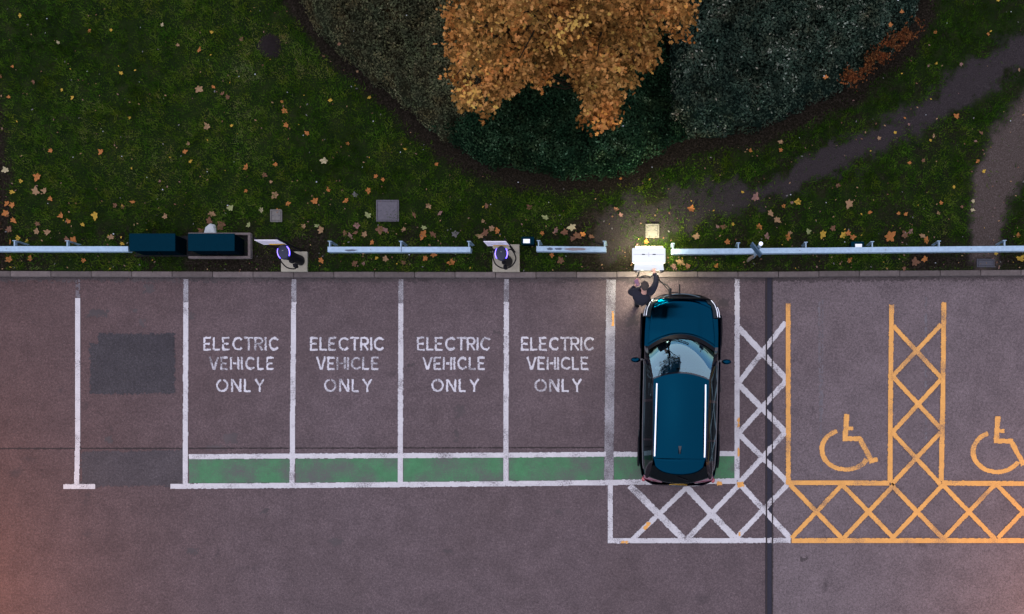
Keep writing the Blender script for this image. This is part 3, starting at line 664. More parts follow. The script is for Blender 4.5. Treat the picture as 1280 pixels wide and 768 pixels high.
cover('inspection_cover', 338.5, 353, 262.5, 278, M_PALE, 'small pale grey cover in the grass above the left charging post', 'inspection cover')
cover('inspection_cover', 807, 824, 280.5, 297.5, M_PALE, 'pale square cover just behind the brightly lit charger', 'inspection cover')
cover('drain_cover', 1220.5, 1242.5, 324, 334.5, M_DRAIN, 'dark iron cover in the verge at the right', 'drain cover')
# soil mound
mb = MB(); mm = P(338, 58, LZ)
mb.grid(lambda u, v: ((u-.5)*.62, (v-.5)*.62, max(-.02, .10*(1-((u-.5)**2+(v-.5)**2)*4.6)+float(fbm(u*7, v*7, 3, 3)-.5)*.05)), 22, 22)
tag(mb.build('soil_mound', plain('dark_soil', (.011, .009, .009), .95, 0, .0, .5, 30, bump=.6), None, mm, smooth=True), 'small dark molehill of soil in the upper left lawn', 'soil mound')

# ---------------------------------------------------------------- slim charging posts, their signs and pads
def slab(px0, px1, py0, py1, label):
    a, b = P(px0, py1, .12), P(px1, py0, .12); c = (a+b)/2
    tag(MB().box((0, 0, .04), (b.x-a.x, b.y-a.y, .12), bev=.008).build('concrete_pad', M_CONC, None, (c.x, c.y, LZ-.03)), label, 'concrete pad')
slab(352, 384.5, 315, 340, 'concrete pad under the left slim charging post'); slab(616, 649.5, 306, 340.2, 'concrete pad under the middle slim charging post'); slab(794, 829, 308, 339.8, 'concrete pad under the brightly lit charger')
def ellring(c, rx, ry, z, n=40): return [(c[0]+rx*math.cos(2*math.pi*k/n), c[1]+ry*math.sin(2*math.pi*k/n), z) for k in range(n)]
def post(bx, by, label, loop, rz):
    b = P(bx, by, .13); root = empty('charging_post', b, rz); tag(root, label, 'charging post', 'slim electric charging posts')
    MB().cyl((0, 0, .012), .15, .024, 28, sx=.85).build('base_plate', M_DKSTEEL, root)
    m = MB(); n = 28; lv = [(.02, .10, .12), (.35, .09, .11), (.75, .10, .125), (.92, .115, .145)]
    rr = [[m.bm.verts.new(v) for v in ellring((0, 0), rx, ry, z, n)] for z, rx, ry in lv]
    for i in range(len(rr)-1):
        for k in range(n): m.bm.faces.new((rr[i][k], rr[i][(k+1) % n], rr[i+1][(k+1) % n], rr[i+1][k]))
    m.bm.faces.new(rr[0][::-1]); m.bm.faces.new(rr[-1]); m.build('column', M_BLACK, root, smooth=True)
    m = MB(); lv = [(.93, .113, .143), (1.0, .125, .160), (1.035, .122, .156), (1.052, .105, .14), (1.058, .06, .08)]
    rr = [[m.bm.verts.new(v) for v in ellring((0, 0), rx, ry, z, n)] for z, rx, ry in lv]
    for i in range(len(rr)-1):
        for k in range(n): m.bm.faces.new((rr[i][k], rr[i][(k+1) % n], rr[i+1][(k+1) % n], rr[i+1][k]))
    m.bm.faces.new(rr[0][::-1]); m.bm.faces.new(rr[-1]); m.build('head', M_HEAD, root, smooth=True)
    for s in (-1, 1):
        a0 = 0 if s > 0 else math.pi; arcp = [(.124*math.cos(a0+t_), .158*math.sin(a0+t_), 1.022) for t_ in np.linspace(-.72, .72, 13)]
        MB().tube(arcp, .0155, 8).build('light_strip', M_LED, root, smooth=True)
        MB().tube([(x*1.04, y*1.03, z+.011) for x, y, z in arcp[2:-2]], .0065, 6).build('light_core', M_LEDC, root, smooth=True)
    MB().box((0, .03, 1.062), (.03, .012, .006)).build('top_mark', M_DKSTEEL, root)
    MB().box((0, -.135, .62), (.09, .05, .16), bev=.015).build('socket_holster', M_BLACK, root)
    MB().box((0, -.20, .45), (.075, .09, .16), bev=.02).build('connector', M_BLACK, root)
    MB().tube(bez(loop, 10), .014, 8).build('cable', M_RUBBER, root, smooth=True)
    return root
post(376, 326, 'slim black charging post with blue lights near the dark blue cabinets', [(-.06, .10, .80), (-.20, .08, .72), (-.24, -.06, .60), (-.18, -.20, .50), (-.06, -.25, .42), (0, -.22, .40)], R(14))
post(635.5, 327.5, 'slim black charging post with blue lights left of the small blue box', [(-.05, .10, .88), (-.17, .12, .84), (-.22, -.02, .78), (-.17, -.18, .70), (-.02, -.25, .62), (.14, -.20, .55), (.235, -.04, .50), (.20, .10, .46), (.12, .2, .42), (.02, .17, .38), (-.02, .12, .36)], R(0))
def signboard(x0, x1, y, zb, label):
    b0, b1 = P(x0, y, zb), P(x1, y, zb); c = (b0+b1)/2; wd = b1.x-b0.x
    root = empty('charging_sign', (c.x, c.y, LZ)); tag(root, label, 'sign', 'white charging signs'); h = .50
    MB().box((0, 0, zb+h/2-LZ), (wd, .012, h), bev=.003).build('panel', M_SIGN, root)
    MB().box((wd*.13, -.0075, zb+.055-LZ), (wd*.70, .003, .10)).build('yellow_strip', M_YSTRIP, root)
    for k in range(4): MB().box((-wd*.06, -.0075, zb+.17+.06*k-LZ), (wd*.68, .003, .012)).build('print_line', M_PRINT, root)
    for s in (-1, 1): MB().cyl((s*(wd/2-.02), .035, (zb+h+.02-LZ)/2), .024, zb+h+.02-LZ, 12).build('leg', M_BLACK, root)
    MB().box((0, .012, zb+h*.5-LZ), (wd*.9, .018, .03)).build('clamp', M_DKSTEEL, root)
signboard(329.5, 358, 305.9, 1.03, 'white sign panel with a yellow strip behind the left slim charging post')
signboard(609.3, 637, 307.6, 1.03, 'white sign panel with a yellow strip behind the middle slim charging post')
# small blue boxes
def bluebox(px0, px1, py0, py1, z, lab, label):
    a, b = P(px0, py1, z), P(px1, py0, z); c = (a+b)/2; dx, dy = b.x-a.x, b.y-a.y
    root = empty('marker_box', (c.x, c.y, LZ)); tag(root, label, 'marker box', 'small dark blue boxes')
    MB().box((0, 0, (z-LZ)/2), (dx*.92, dy*.9, z-LZ), bev=.006).build('body', M_CAB, root)
    MB().box((0, 0, z-LZ-.012), (dx, dy, .03), bev=.006).build('lid', M_CAB, root)
    MB().box((lab*dx, -.01, z-LZ+.0045), (dx*.52, dy*.52, .003)).build('label_plate', M_LABEL, root)
bluebox(651.8, 667.8, 296.2, 306.0, .35, -.1, 'small dark blue box with a white label right of the middle charging post')
bluebox(1063.8, 1080, 302.2, 312.5, .4, .08, 'small dark blue box with a white label tucked behind the long rail')
# leaning-looking sign post at the long rail
b = P(941.5, 321.5, LZ); sp = empty('sign_post', b); tag(sp, 'short sign post with a thin blue-grey board crossing the long rail', 'sign post')
MB().cyl((0, 0, .75), .038, 1.56, 18).build('pole', M_GALV, sp, smooth=True)
MB().cyl((0, 0, 1.545), .043, .03, 18).build('cap', M_LABEL, sp, smooth=True)
MB().box((-.055, -.045, 1.12), (.33, .035, .36), rz=R(-50), bev=.008).build('board', plain('blue_grey_board', (.02, .055, .09), .45, .1, .5, .2, 20), sp)
MB().box((-.02, -.02, .16), (.30, .05, .36), rz=R(35), bev=.01).build('lower_board', M_BROWNW, sp)
MB().box((-.045, -.035, 1.12), (.05, .06, .05), rz=R(-50)).build('clamp', M_DKSTEEL, sp)

# ---------------------------------------------------------------- brightly lit rapid charger
c = P(811, 320, 1.25); RC = empty('rapid_charger', (c.x, c.y, .15)); tag(RC, 'rapid charger with a brilliant white lit canopy beside the person', 'charger')
M_CAN = emit('lit_canopy', (.90, .97, 1.0), .16, (.30, .31, .32)); M_CANS = emit('lit_skirt', (1.0, .93, .74), 6.0, (.8, .8, .8)); M_WHT = plain('white_casing', (.75, .75, .76), .35, 0, .5, .05, 9)
zo = -.15
MB().box((0, .0, .05), (.60, .30, .10), bev=.01).build('plinth', M_DKSTEEL, RC)
MB().box((0, .0, .58), (.58, .26, .96), bev=.03).build('cabinet_body', M_WHT, RC)
MB().box((0, .005, 1.055), (.70, .30, .06), bev=.02).build('canopy_skirt', M_CANS, RC)
for s in (-1, 1): MB().box((s*.352, 0, 1.06), (.016, .25, .11), bev=.006).build('side_trim', M_BLACK, RC)
MB().box((0, .005, 1.098+.03), (.715, .315, .06), bev=.028, seg=3).build('canopy', M_CAN, RC, smooth=True)
MB().box((0, .02, 1.1605), (.66, .006, .004)).build('seam', M_PRINT, RC)
for s in (-1, 1): MB().box((s*.115, .018, 1.163), (.065, .02, .004)).build('vent_slot', M_HEAD, RC)
MB().box((0, .018, 1.1632), (.008, .09, .004)).build('centre_mark', M_PRINT, RC)
m = MB()
m.grid(lambda u, v: ((u-.5)*(.60+.05*v), -.14-.14*v, 1.05-.12*v), 8, 3); m.build('console', M_CAN, RC, solid=.03)
m = MB(); m.box((0, -.27, .91), (.24, .05, .04), bev=.008); m.build('screen', plain('screen', (.30, .30, .26), .25), RC)
for s in (-1, 1): MB().box((s*.27, -.22, .62), (.09, .10, .22), bev=.03).build('holster', M_BLACK, RC)
MB().box((0, -.142, .62), (.34, .012, .42), bev=.004).build('front_panel', M_HEAD, RC)
for s in (-1, 1): MB().tube([(s*.30, -.135, .2), (s*.30, -.135, .95)], .01, 6).build('edge_light', M_CANS, RC)
lp = bpy.data.lights.new('canopy_lamp', 'AREA'); lo = bpy.data.objects.new('canopy_lamp', lp); C.objects.link(lo); lo.parent = RC; lo.location = (0, .20, .62); lo.rotation_euler = (R(30), 0, 0)
lp.shape = 'RECTANGLE'; lp.size = .7; lp.size_y = .1; lp.energy = 30; lp.color = (1, .90, .55)
lp2 = bpy.data.lights.new('console_lamp', 'AREA'); lo2 = bpy.data.objects.new('console_lamp', lp2); C.objects.link(lo2); lo2.parent = RC; lo2.location = (0, -.27, .70); lo2.rotation_euler = (R(-25), 0, 0)
lp2.shape = 'RECTANGLE'; lp2.size = .55; lp2.size_y = .06; lp2.energy = 24; lp2.color = (1, .90, .66)

# ---------------------------------------------------------------- car
CAR = empty('parked_car', (P(850, 489, .7).x, P(850, 487.4, .7).y, 0), R(-1.3))
CAR.scale = (1, 1.022, 1)
tag(CAR, 'glossy dark teal estate-style car with silver roof rails plugged in at the nose', 'car')
def paint_car():
    t = NT('dark_teal_car_paint'); n1 = t.noise(900, 1, .5)
    col = t.mix(n1, (.0006, .0175, .035), (.0008, .024, .046))
    t.b.inputs['Specular Tint'].default_value = (.06, .22, .30, 1)
    return t.fin(col, .17, 1.0, .5)
M_CARP = paint_car()
M_GLOSSB = NT('gloss_black').fin((.004, .004, .006), .12, 0, .5)
M_SILVER = plain('bright_aluminium', (.82, .84, .88), .38, .75, .5, .05, 30)
M_TAIL = NT('tail_lamp').fin((.22, .008, .014), .15, 0, .5, 1); M_TAIL2 = NT('tail_lamp_lens').fin((.085, .012, .028), .2, 0, .5, .6)
M_LAMP = plain('headlamp', (.55, .62, .68), .12, .6, .6, .1, 60)
M_GLINT = plain('headlamp_glint', (.85, .9, .95), .15, .3, .6, .05, 30)  # pale colour for the painted reflections on the headlamps
def glass_mat(name, tint, k):
    t = NT(name); t.t.nodes.remove(t.b)
    fr = t.n('ShaderNodeFresnel'); fr.inputs[0].default_value = k; gl = t.n('ShaderNodeBsdfGlossy'); gl.inputs['Roughness'].default_value = .015; gl.inputs['Color'].default_value = (.58, .90, 1, 1)
    tr = t.n('ShaderNodeBsdfTransparent'); tr.inputs[0].default_value = (*tint, 1); mx = t.n('ShaderNodeMixShader')
    t.l(fr.outputs[0], mx.inputs[0]); t.l(tr.outputs[0], mx.inputs[1]); t.l(gl.outputs[0], mx.inputs[2]); t.l(mx.outputs[0], t.out.inputs[0]); return t.m
M_GLASS = glass_mat('windscreen_glass', (.40, .58, .60), 2.4); M_DGLASS = glass_mat('privacy_glass', (.05, .06, .07), 1.55)
M_SEAT = plain('seat_fabric', (.02, .022, .026), .85, 0, .3, .3, 30); M_DASH = plain('dashboard', (.014, .016, .018), .7, 0, .3, .2, 20)
WY = [-2.08, -2.05, -1.97, -1.85, -1.6, -1.2, -.6, 0, .7, 1.2, 1.5, 1.7, 1.84, 1.95, 2.03, 2.08]
WX = [.44, .60, .74, .81, .858, .878, .885, .885, .885, .882, .868, .835, .775, .68, .56, .40]
ZY = [-2.08, -2.03, -1.95, -1.8, 0, .9, 1.2, 1.5, 1.75, 1.88, 1.95, 2.01, 2.05, 2.08]
ZT = [.62, .80, .98, 1.02, 1.00, .99, .975, .935, .875, .82, .75, .64, .60, .55]
w_ = lambda y: float(np.interp(y, WY, WX)); zt_ = lambda y: float(np.interp(y, ZY, ZT)); zb_ = lambda y: float(np.interp(abs(y), [0, 1.7, 2.08], [.19, .20, .30]))
def topz(x, y): return zt_(y)+.03*(1-min(1, (abs(x)/(.8*w_(y))))**2)
m = MB(); st = sorted(set(list(np.linspace(-2.08, 2.08, 53))+[1.95, 2.01, 2.05, -2.05, -1.97]))
fr_ = [(0, 0), (.9, 0), (.985, .15), (1, .45), (.992, .64), (.965, .82), (.905, .955), (.8, 1.0), (.5, None), (0, None)]
rings = []
for y in st:
    wv, zt, zb = w_(y), zt_(y), zb_(y); half = []
    for fx, fz in fr_:
        x = wv*fx; z = topz(x, y) if fz is None else zb+(zt-zb)*fz; half.append((x, z))
    loop = half+[(-x, z) for x, z in half[-2:0:-1]]
    rings.append([m.bm.verts.new((x, y, z)) for x, z in loop])
K = len(rings[0]); mats = []
for i in range(len(rings)-1):
    for k in range(K):
        f = m.bm.faces.new((rings[i][k], rings[i][(k+1) % K], rings[i+1][(k+1) % K], rings[i+1][k]))
        cz = f.calc_center_median()
        f.material_index = 1 if (cz.z < .38 or cz.y > 1.955 or (cz.y < -1.93 and cz.z < .75)) else 0
m.bm.faces.new(rings[0][::-1]).material_index = 1; m.bm.faces.new(rings[-1]).material_index = 1
m.build('body', [M_CARP, M_GLOSSB], CAR, smooth=True)
# bonnet
def bon(u, v):
    s = (u-.5)*2; yb = 1.185-.25*s*s; yf = 1.93-.16*s*s-.02*abs(s)**6; y = yb+(yf-yb)*v; x = s*(.735-.06*v-.03*v*v)
    x = max(-.955*w_(y)*.86, min(.955*w_(y)*.86, x))
    cr_ = .014*(1-float(sstep(.33, .40, abs(x)-.05*(1-v))))
    return (x, y, topz(x, y)+.009+cr_-(.02 if v > .98 else 0))
MB().grid(bon, 36, 20).build('bonnet', M_CARP, CAR, smooth=True, solid=.015)
# front end
def nose(u, v):
    s = (u-.5)*2; x = s*.60; y = 2.085-.17*s**2-.02*s**4-.02*v; return (x, y+.006, .36+.26*v)
MB().grid(nose, 16, 4).build('grille', M_GLOSSB, CAR, smooth=True, solid=.02)
MB().tube([(x, 2.072-.155*(x/.6)**2, .645) for x in np.linspace(-.56, .56, 17)], .012, 6).build('grille_trim', plain('dark_chrome', (.05, .08, .10), .3, .7), CAR, smooth=True)
MB().box((-.17, 2.105, .60), (.16, .02, .12), M=Matrix.Rotation(R(8), 4, 'X'), bev=.004).build('charging_flap', M_BLACK, CAR)
MB().box((-.06, 2.17, .66), (.03, .20, .11), bev=.008).build('charging_flap', M_BLACK, CAR)
for s in (-1, 1):
    def hl_(u, v, s=s):
        y = 1.93-.40*u; wv = w_(y); x = wv*(.80+.155*v) if u > .25 else wv*(.74+.21*v); z = zb_(y)+(zt_(y)-zb_(y))*(1.0 if v < .5 else 1.0-.09*(v-.5)*2)
        return (s*x, y, z+.016)
    MB().grid(hl_, 14, 4).build('headlight', M_LAMP if 0 else NT('headlamp_lens_dark').fin((.008, .012, .015), .2, 0, .1), CAR, smooth=True)
    MB().tube([(s*(w_(y)*.905+.004), y, zb_(y)+(zt_(y)-zb_(y))*.962+.024) for y in np.linspace(1.93, 1.55, 12)], [.006]+[.0105]*10+[.004], 6).build('headlight_glint', M_GLINT, CAR, smooth=True)  # whitish strips painting the reflections along the headlight edges
    MB().tube([(s*(w_(y)*.955+.008), y, zb_(y)+(zt_(y)-zb_(y))*.85+.02) for y in np.linspace(1.78, 1.56, 8)], .011, 6).build('headlight_glint', M_GLINT, CAR, smooth=True)
# greenhouse
def B_(s): return Vector((s*.735, 1.16-.285*s*s, topz(s*.735, 1.16-.285*s*s)+.012))
def T_(s): return Vector((s*.588, .30-.125*s*s, 1.565-.055*s*s))
def R_(s): return Vector((s*.560, -1.46, 1.575-.052*s*s))
def E_(s): return Vector((s*.535, -1.80+.10*s*s+.09*s**6, 1.515-.05*s*s))
def D_(s): return Vector((s*.70, -2.00+.16*s*s, 1.04-.01*s*s))
def ws(u, v, k=.05):
    s = (u-.5)*2; p = B_(s).lerp(T_(s), v); n_ = Vector((0, .5, .85)); return p+n_*k*math.sin(math.pi*v)*(1-.3*s*s)
MB().grid(ws, 24, 14).build('windscreen', M_GLASS, CAR, smooth=True)
def ws_edge(u, v): return ws(u, v)
fr = MB()
fr.grid(lambda u, v: Vector(ws(u, v*.13))+Vector((0, .008, .012)), 24, 6)
fr.build('scuttle_panel', M_BLACK, CAR, smooth=True)
MB().grid(lambda u, v: Vector(ws(u, .965+.035*v))+Vector((0, .001, .003)), 24, 1).build('windscreen_top_band', M_GLOSSB, CAR, smooth=True)
def rf(u, v):
    s = (u-.5)*2; p = T_(s).lerp(R_(s), v); p.z += .045*math.sin(math.pi*min(1, v*.95+.05))*(1-s*s*.6); return p
MB().grid(rf, 24, 24).build('roof', M_CARP, CAR, smooth=True)
MB().grid(lambda u, v: (R_((u-.5)*2)+Vector((0, -.008, .003))).lerp(E_((u-.5)*2), v), 24, 6).build('spoiler', M_CARP, CAR, smooth=True, solid=.04)
MB().grid(lambda u, v: (R_((u-.5)*2)*1+Vector((0, -.15, -.06))).lerp(D_((u-.5)*2), v), 20, 8).build('rear_window', M_DGLASS, CAR, smooth=True)
# sides of the cabin
def belt(t, s): y = .90-2.80*t; return Vector((s*(w_(y)*.905 if y > -1.7 else w_(y)*.90), y, topz(.8*w_(y), y)+.004))
def roofline(t, s):
    y = .90-2.80*t
    if y > .175: q = (.875-y)/(.875-.175); p = Vector(ws(1.0, max(0, min(1, q)))); return Vector((s*p.x, y, p.z-.004))
    if y > -1.46: q = (.175-y)/(1.635); p = Vector(rf(1.0, q)); return Vector((s*p.x, y, p.z-.004))
    q = min(1, (-1.46-y)/.44); p = Vector(R_(1)).lerp(Vector((.66, -1.90, 1.04)), q**1.6); return Vector((s*p.x, y, p.z-.004))
for s in (-1, 1):
    def sd_(u, v, s=s, o=0.0):
        a, b = belt(u, s), roofline(u, s); p = a.lerp(b, v); return p+Vector((s*(.022*math.sin(math.pi*v)+o), 0, o*.6))
    MB().grid(lambda u, v: sd_(u, v), 50, 6).build('cabin_side', M_GLOSSB, CAR, smooth=True)
    for t0, t1 in ((.14, .405), (.425, .70), (.715, .86)):
        MB().grid(lambda u, v: sd_(t0+(t1-t0)*u, .08+.80*v, o=.004), 14, 4).build('side_window', M_DGLASS if t0 > .3 else M_DGLASS, CAR, smooth=True)
    MB().tube([sd_(t_, .02, o=.008) for t_ in np.linspace(.10, .93, 26)], .007, 6).build('window_trim', plain('trim_chrome', (.10, .10, .11), .4, .5), CAR, smooth=True)
    # roof rail on feet
    ys = np.linspace(-1.42, .08, 18); pts = []
    for i, y in enumerate(ys):
        q = (.175-y)/1.635; zz = Vector(rf(.965, q)).z; lift = .045*min(1, min(i, 17-i)/2.0); pts.append((s*(.528-.012*(i/17)+.0*y), y, zz+.012+lift))
    MB().tube(pts, .018, 8).build('roof_rail', M_SILVER, CAR, smooth=True)
    # mirror
    mr = MB(); mr.ball((s*.985, .60, 1.02), .10, (1.05, .55, .62), 14); mr.build('mirror', M_CARP, CAR, smooth=True)
    MB().box((s*.885, .615, .985), (.12, .05, .03), bev=.01).build('mirror_arm', M_GLOSSB, CAR)
    # tail lamps wrapping the corner
    def tl(u, v, s=s):
        y = -1.905-.135*u; return (s*(w_(y)*(.985-.10*u-.32*u*v)+.006), y-.006-.02*v*u, .93-.10*v+.02*u)
    def lens(u, v, s=s):
        x = .755-.40*u; y = -2.008+.15*(x/.7)**2-.085*v*(1-.6*u); return (s*x, y, max(topz(x, y), .80)+.022-.02*v)
    MB().grid(lens, 10, 3).build('tail_light_lens', M_TAIL2, CAR, smooth=True, solid=.02)
    MB().ball((s*.755, -1.925, .90), .062, (.75, .9, .95), 12).build('tail_light', M_TAIL, CAR, smooth=True)
    for y in (.05, -.95): MB().box((s*.893, y, .80), (.02, .16, .022), bev=.007).build('door_handle', M_GLOSSB, CAR)
    for yw in (1.28, -1.29):
        wc = (s*.775, yw, .325); MX = Matrix.Rotation(R(90), 4, 'Y')
        wh = MB().cyl(wc, .325, .205, 28, M=MX); wo = wh.build('wheel', M_RUBBER, CAR)
        MB().cyl((s*.879, yw, .325), .225, .012, 20, M=MX).build('rim', plain('alloy', (.45, .46, .48), .35, .7), wo)
        MB().tube([(s*.882, yw+.37*math.cos(a), .33+.37*math.sin(a)) for a in np.linspace(-.15, math.pi+.15, 20)], .024, 6).build('arch_trim', M_BLACK, CAR, smooth=True)
    for y in (.36, -.62): pass
# tailgate, bumper, wiper, fin
def bp(u, v): s = (u-.5)*2; return (s*.79, -2.10+.185*s*s+.05*s**6+.02*v, .50+.18*v)
MB().grid(bp, 22, 3).build('rear_bumper', plain('bumper_grey', (.012, .016, .028), .4), CAR, smooth=True, solid=.05)
MB().grid(lambda u, v: ((u-.5)*1.42, -2.00-.045*v+.15*((u-.5)*2)**2, 1.035-.36*v), 18, 6).build('tailgate', M_GLOSSB, CAR, smooth=True, solid=.02)
MB().box((0, -2.043, .74), (.40, .006, .09)).build('number_plate', M_YSTRIP, CAR)
MB().tube([(-.02, -1.86, 1.24), (.20, -1.93, 1.13)], .008, 6).build('rear_wiper', M_BLACK, CAR)
fin = MB(); v_ = [fin.bm.verts.new(p) for p in ((-.035, -1.20, 1.60), (.035, -1.20, 1.60), (.03, -1.36, 1.60), (-.03, -1.36, 1.60), (-.006, -1.33, 1.685), (.006, -1.33, 1.685), (.006, -1.36, 1.68), (-.006, -1.36, 1.68))]
for f in ((0, 1, 5, 4), (1, 2, 6, 5), (2, 3, 7, 6), (3, 0, 4, 7), (4, 5, 6, 7), (3, 2, 1, 0)): fin.bm.faces.new([v_[i] for i in f])
fin.build('aerial_fin', M_GLOSSB, CAR)
for x0, x1 in ((-.42, .16), (.12, .62)):
    MB().tube([Vector(ws(.5+q/1.45, .06+.05*k))+Vector((0, .012, .02)) for k, q in enumerate(np.linspace(x0, x1, 5))], .009, 6).build('wiper', M_BLACK, CAR)
# interior
MB().grid(lambda u, v: ((u-.5)*1.30, .98-.42*v-.18*((u-.5)*2)**2, .93+.05*math.sin(v*2.2)), 12, 5).build('dashboard', M_DASH, CAR, smooth=True)
for s in (-1, 1):
    se = MB(); se.box((s*.34, -.12, .60), (.48, .52, .16), bev=.05); se.box((s*.34, -.42, .92), (.46, .14, .60), M=Matrix.Rotation(R(14), 4, 'X'), bev=.05); so_ = se.build('seat', M_SEAT, CAR, smooth=True)
    MB().box((s*.34, -.52, 1.30), (.26, .09, .18), bev=.035).build('headrest', M_SEAT, so_, smooth=True)
MB().tube([(.34+.18*math.cos(a), .34+.05*math.sin(a), .98+.17*math.sin(a)) for a in np.linspace(0, 2*math.pi, 25)], .015, 8).build('steering_wheel', M_BLACK, CAR, smooth=True)
MB().box((0, .40, 1.47), (.22, .04, .07), bev=.015).build('rear_view_mirror', M_BLACK, CAR)
MB().cyl((-.50, .42, 1.36), .06, .004, 20, sy=.7, M=Matrix.Rotation(R(-33), 4, 'X')).build('permit_disc', M_LABEL, CAR)
MB().box((0, -.6, .42), (1.40, 2.6, .10)).build('cabin_floor', M_DASH, CAR)

# ---------------------------------------------------------------- charging cables
def cable(pts, label, r=.016):
    p0 = Vector(pts[0]); q = [Vector(p)-p0 for p in pts]
    root = empty('charging_cable', p0); tag(root, label, 'cable')
    MB().tube(bez(q, 10), r, 8).build('sheath', M_RUBBER, root, smooth=True)
    return root
cb = cable([P(822, 343, .78), P(823.5, 350, .50), P(828, 354, .42), P(834, 357, .50), P(837, 362, .60), P(837.5, 368.5, .63)], 'black charging cable sagging from the lit charger to the car nose')
MB().box(tuple(P(837.5, 366, .63)-P(822, 343, .78)), (.07, .20, .08), bev=.02).build('plug', M_BLACK, cb)
MB().tube(bez([P(821, 346, .70)-P(822, 343, .78), P(826, 352, .35)-P(822, 343, .78), P(831, 357.5, .34)-P(822, 343, .78), P(836, 364, .56)-P(822, 343, .78)], 8), .012, 8).build('lead', M_RUBBER, cb, smooth=True)
cable([P(800, 337, .75), P(797.5, 344, .5), P(795, 351, .22), P(799, 347.5, .16), P(806, 345, .2), P(814, 346, .5), P(818, 340, .85)], 'second black cable looping on the kerb in front of the person')
cable([P(830, 326, .4), P(834, 331, LZ+.05), P(843, 337, LZ+.03), P(856, 339.5, LZ+.02), P(868, 337, LZ+.02), P(873, 330, LZ+.02), P(872, 325, LZ+.02)], 'thin black cable lying in the verge right of the lit charger', .010)

# ---------------------------------------------------------------- person
def skinfig(name, verts, edges, m, parent, sub=2, root=0):
    me = bpy.data.meshes.new(name); me.from_pydata([v[:3] for v in verts], edges, []); o = link(name, me, m, parent)
    md = o.modifiers.new('skin', 'SKIN'); md.use_smooth_shade = True; md.branch_smoothing = .3
    sv = me.skin_vertices[0].data
    for i, v in enumerate(verts):
        rad = v[3]; sv[i].radius = rad if isinstance(rad, tuple) else (rad, rad); sv[i].use_root = (i == root)
    s_ = o.modifiers.new('sub', 'SUBSURF'); s_.levels = sub; s_.render_levels = sub
    return o
pb = Vector((P(803, 374, 0).x, P(803, 374, 0).y, 0)); PER = empty('person', pb)
tag(PER, 'person in a dark top reaching to the lit charger, phone in left hand', 'person')
def q3(px, py, z): v = P(px, py, z)-pb; return (v.x, v.y, v.z)
pel = q3(803, 372.5, .95); ches = q3(803, 371, 1.22); shl = q3(792.5, 365.5, 1.40); shr = q3(816, 363, 1.41); nk = q3(804.8, 364.5, 1.47)
hd = q3(805.8, 359.5, 1.60); hd2 = q3(806, 357.0, 1.66); elr = q3(820.5, 352, 1.22); wrr = q3(818, 341, 1.13); ell = q3(787.5, 366, 1.12); wrl = q3(794.6, 356.5, 1.22)
kl = (pel[0]-.11, pel[1]+.06, .52); kr = (pel[0]+.11, pel[1]+.04, .52); al = (pel[0]-.13, pel[1]-.01, .10); ar = (pel[0]+.12, pel[1]-.04, .10)
def add3(a, b): return tuple(x+y for x, y in zip(a, b))
def hand(w, d, up, V, E, wi, side):                    # palm, four fingers and a thumb
    d = Vector(d).normalized(); u = Vector(up).normalized(); s_ = d.cross(u).normalized()*side; W = Vector(w)
    pm = W+d*.055; V.append((*pm, (.030, .017))); pi = len(V)-1; E.append((wi, pi))
    for k, (off, ln) in enumerate(((-.033, .070), (-.011, .080), (.011, .075), (.032, .060))):
        a = pm+d*.032+s_*off; V.append((*a, .0095)); i0 = len(V)-1; E.append((pi, i0))
        b_ = a+d*ln*.55-u*.012; V.append((*b_, .0085)); E.append((i0, i0+1)); c_ = b_+d*ln*.35-u*.028; V.append((*c_, .0070)); E.append((i0+1, i0+2))
    a = W+d*.025-s_*.036; V.append((*a, .0105)); i0 = len(V)-1; E.append((pi, i0)); b_ = a+d*.035-s_*.020-u*.012; V.append((*b_, .0090)); E.append((i0, i0+1))
    V.append((*(b_+d*.022-u*.008), .0075)); E.append((i0+1, i0+2))
V = [(*pel, .13), (*ches, (.155, .115)), (*nk, .058), (*hd, (.070, .080)), (*hd2, (.074, .088)), (*add3(hd2, (0, -.01, .075)), (.050, .055)), (*shl, .062), (*ell, .044), (*wrl, .029), (*shr, .062), (*elr, .044), (*wrr, .029),
     (*kl, .062), (*al, .042), (*kr, .062), (*ar, .042), (*add3(al, (0, .14, -.06)), .034), (*add3(ar, (0, .14, -.06)), .034), (*add3(hd, (0, .105, -.005)), .013), (*add3(hd, (-.078, 0, .01)), .014), (*add3(hd, (.078, 0, .01)), .014), (*add3(hd, (0, .06, -.07)), .035)]
E = [(0, 1), (1, 2), (2, 3), (3, 4), (4, 5), (1, 6), (6, 7), (7, 8), (1, 9), (9, 10), (10, 11), (0, 12), (12, 13), (0, 14), (14, 15), (13, 16), (15, 17), (3, 18), (3, 19), (3, 20), (3, 21)]
hand(wrr, (-.05, .9, -.25), (0, .2, 1), V, E, 11, 1); hand(wrl, (.25, .75, .25), (-.2, -.3, 1), V, E, 8, -1)
M_SKIN = plain('skin', (.42, .22, .17), .55, 0, .4, .12, 18)
skinfig('body', V, E, M_SKIN, PER, 2)
M_TOP = plain('dark_jumper', (.011, .011, .018), .9, 0, .2, .4, 26, bump=.3); M_TROU = plain('dark_trousers', (.012, .013, .018), .9, 0, .2, .3, 20)
V = [(*add3(pel, (0, -.01, -.06)), (.215, .185)), (*ches, (.225, .175)), (*add3(nk, (0, -.03, -.045)), (.085, .075)), (*shl, .098), (*ell, .074), (*add3(wrl, (-.003, -.01, 0)), .042), (*shr, .088), (*elr, .064), (*add3(wrr, (0, -.012, .0)), .042), (*q3(803, 369, 1.33), (.19, .13))]
E = [(0, 1), (1, 9), (9, 2), (9, 3), (3, 4), (4, 5), (9, 6), (6, 7), (7, 8)]
skinfig('jumper', V, E, M_TOP, PER, 2)
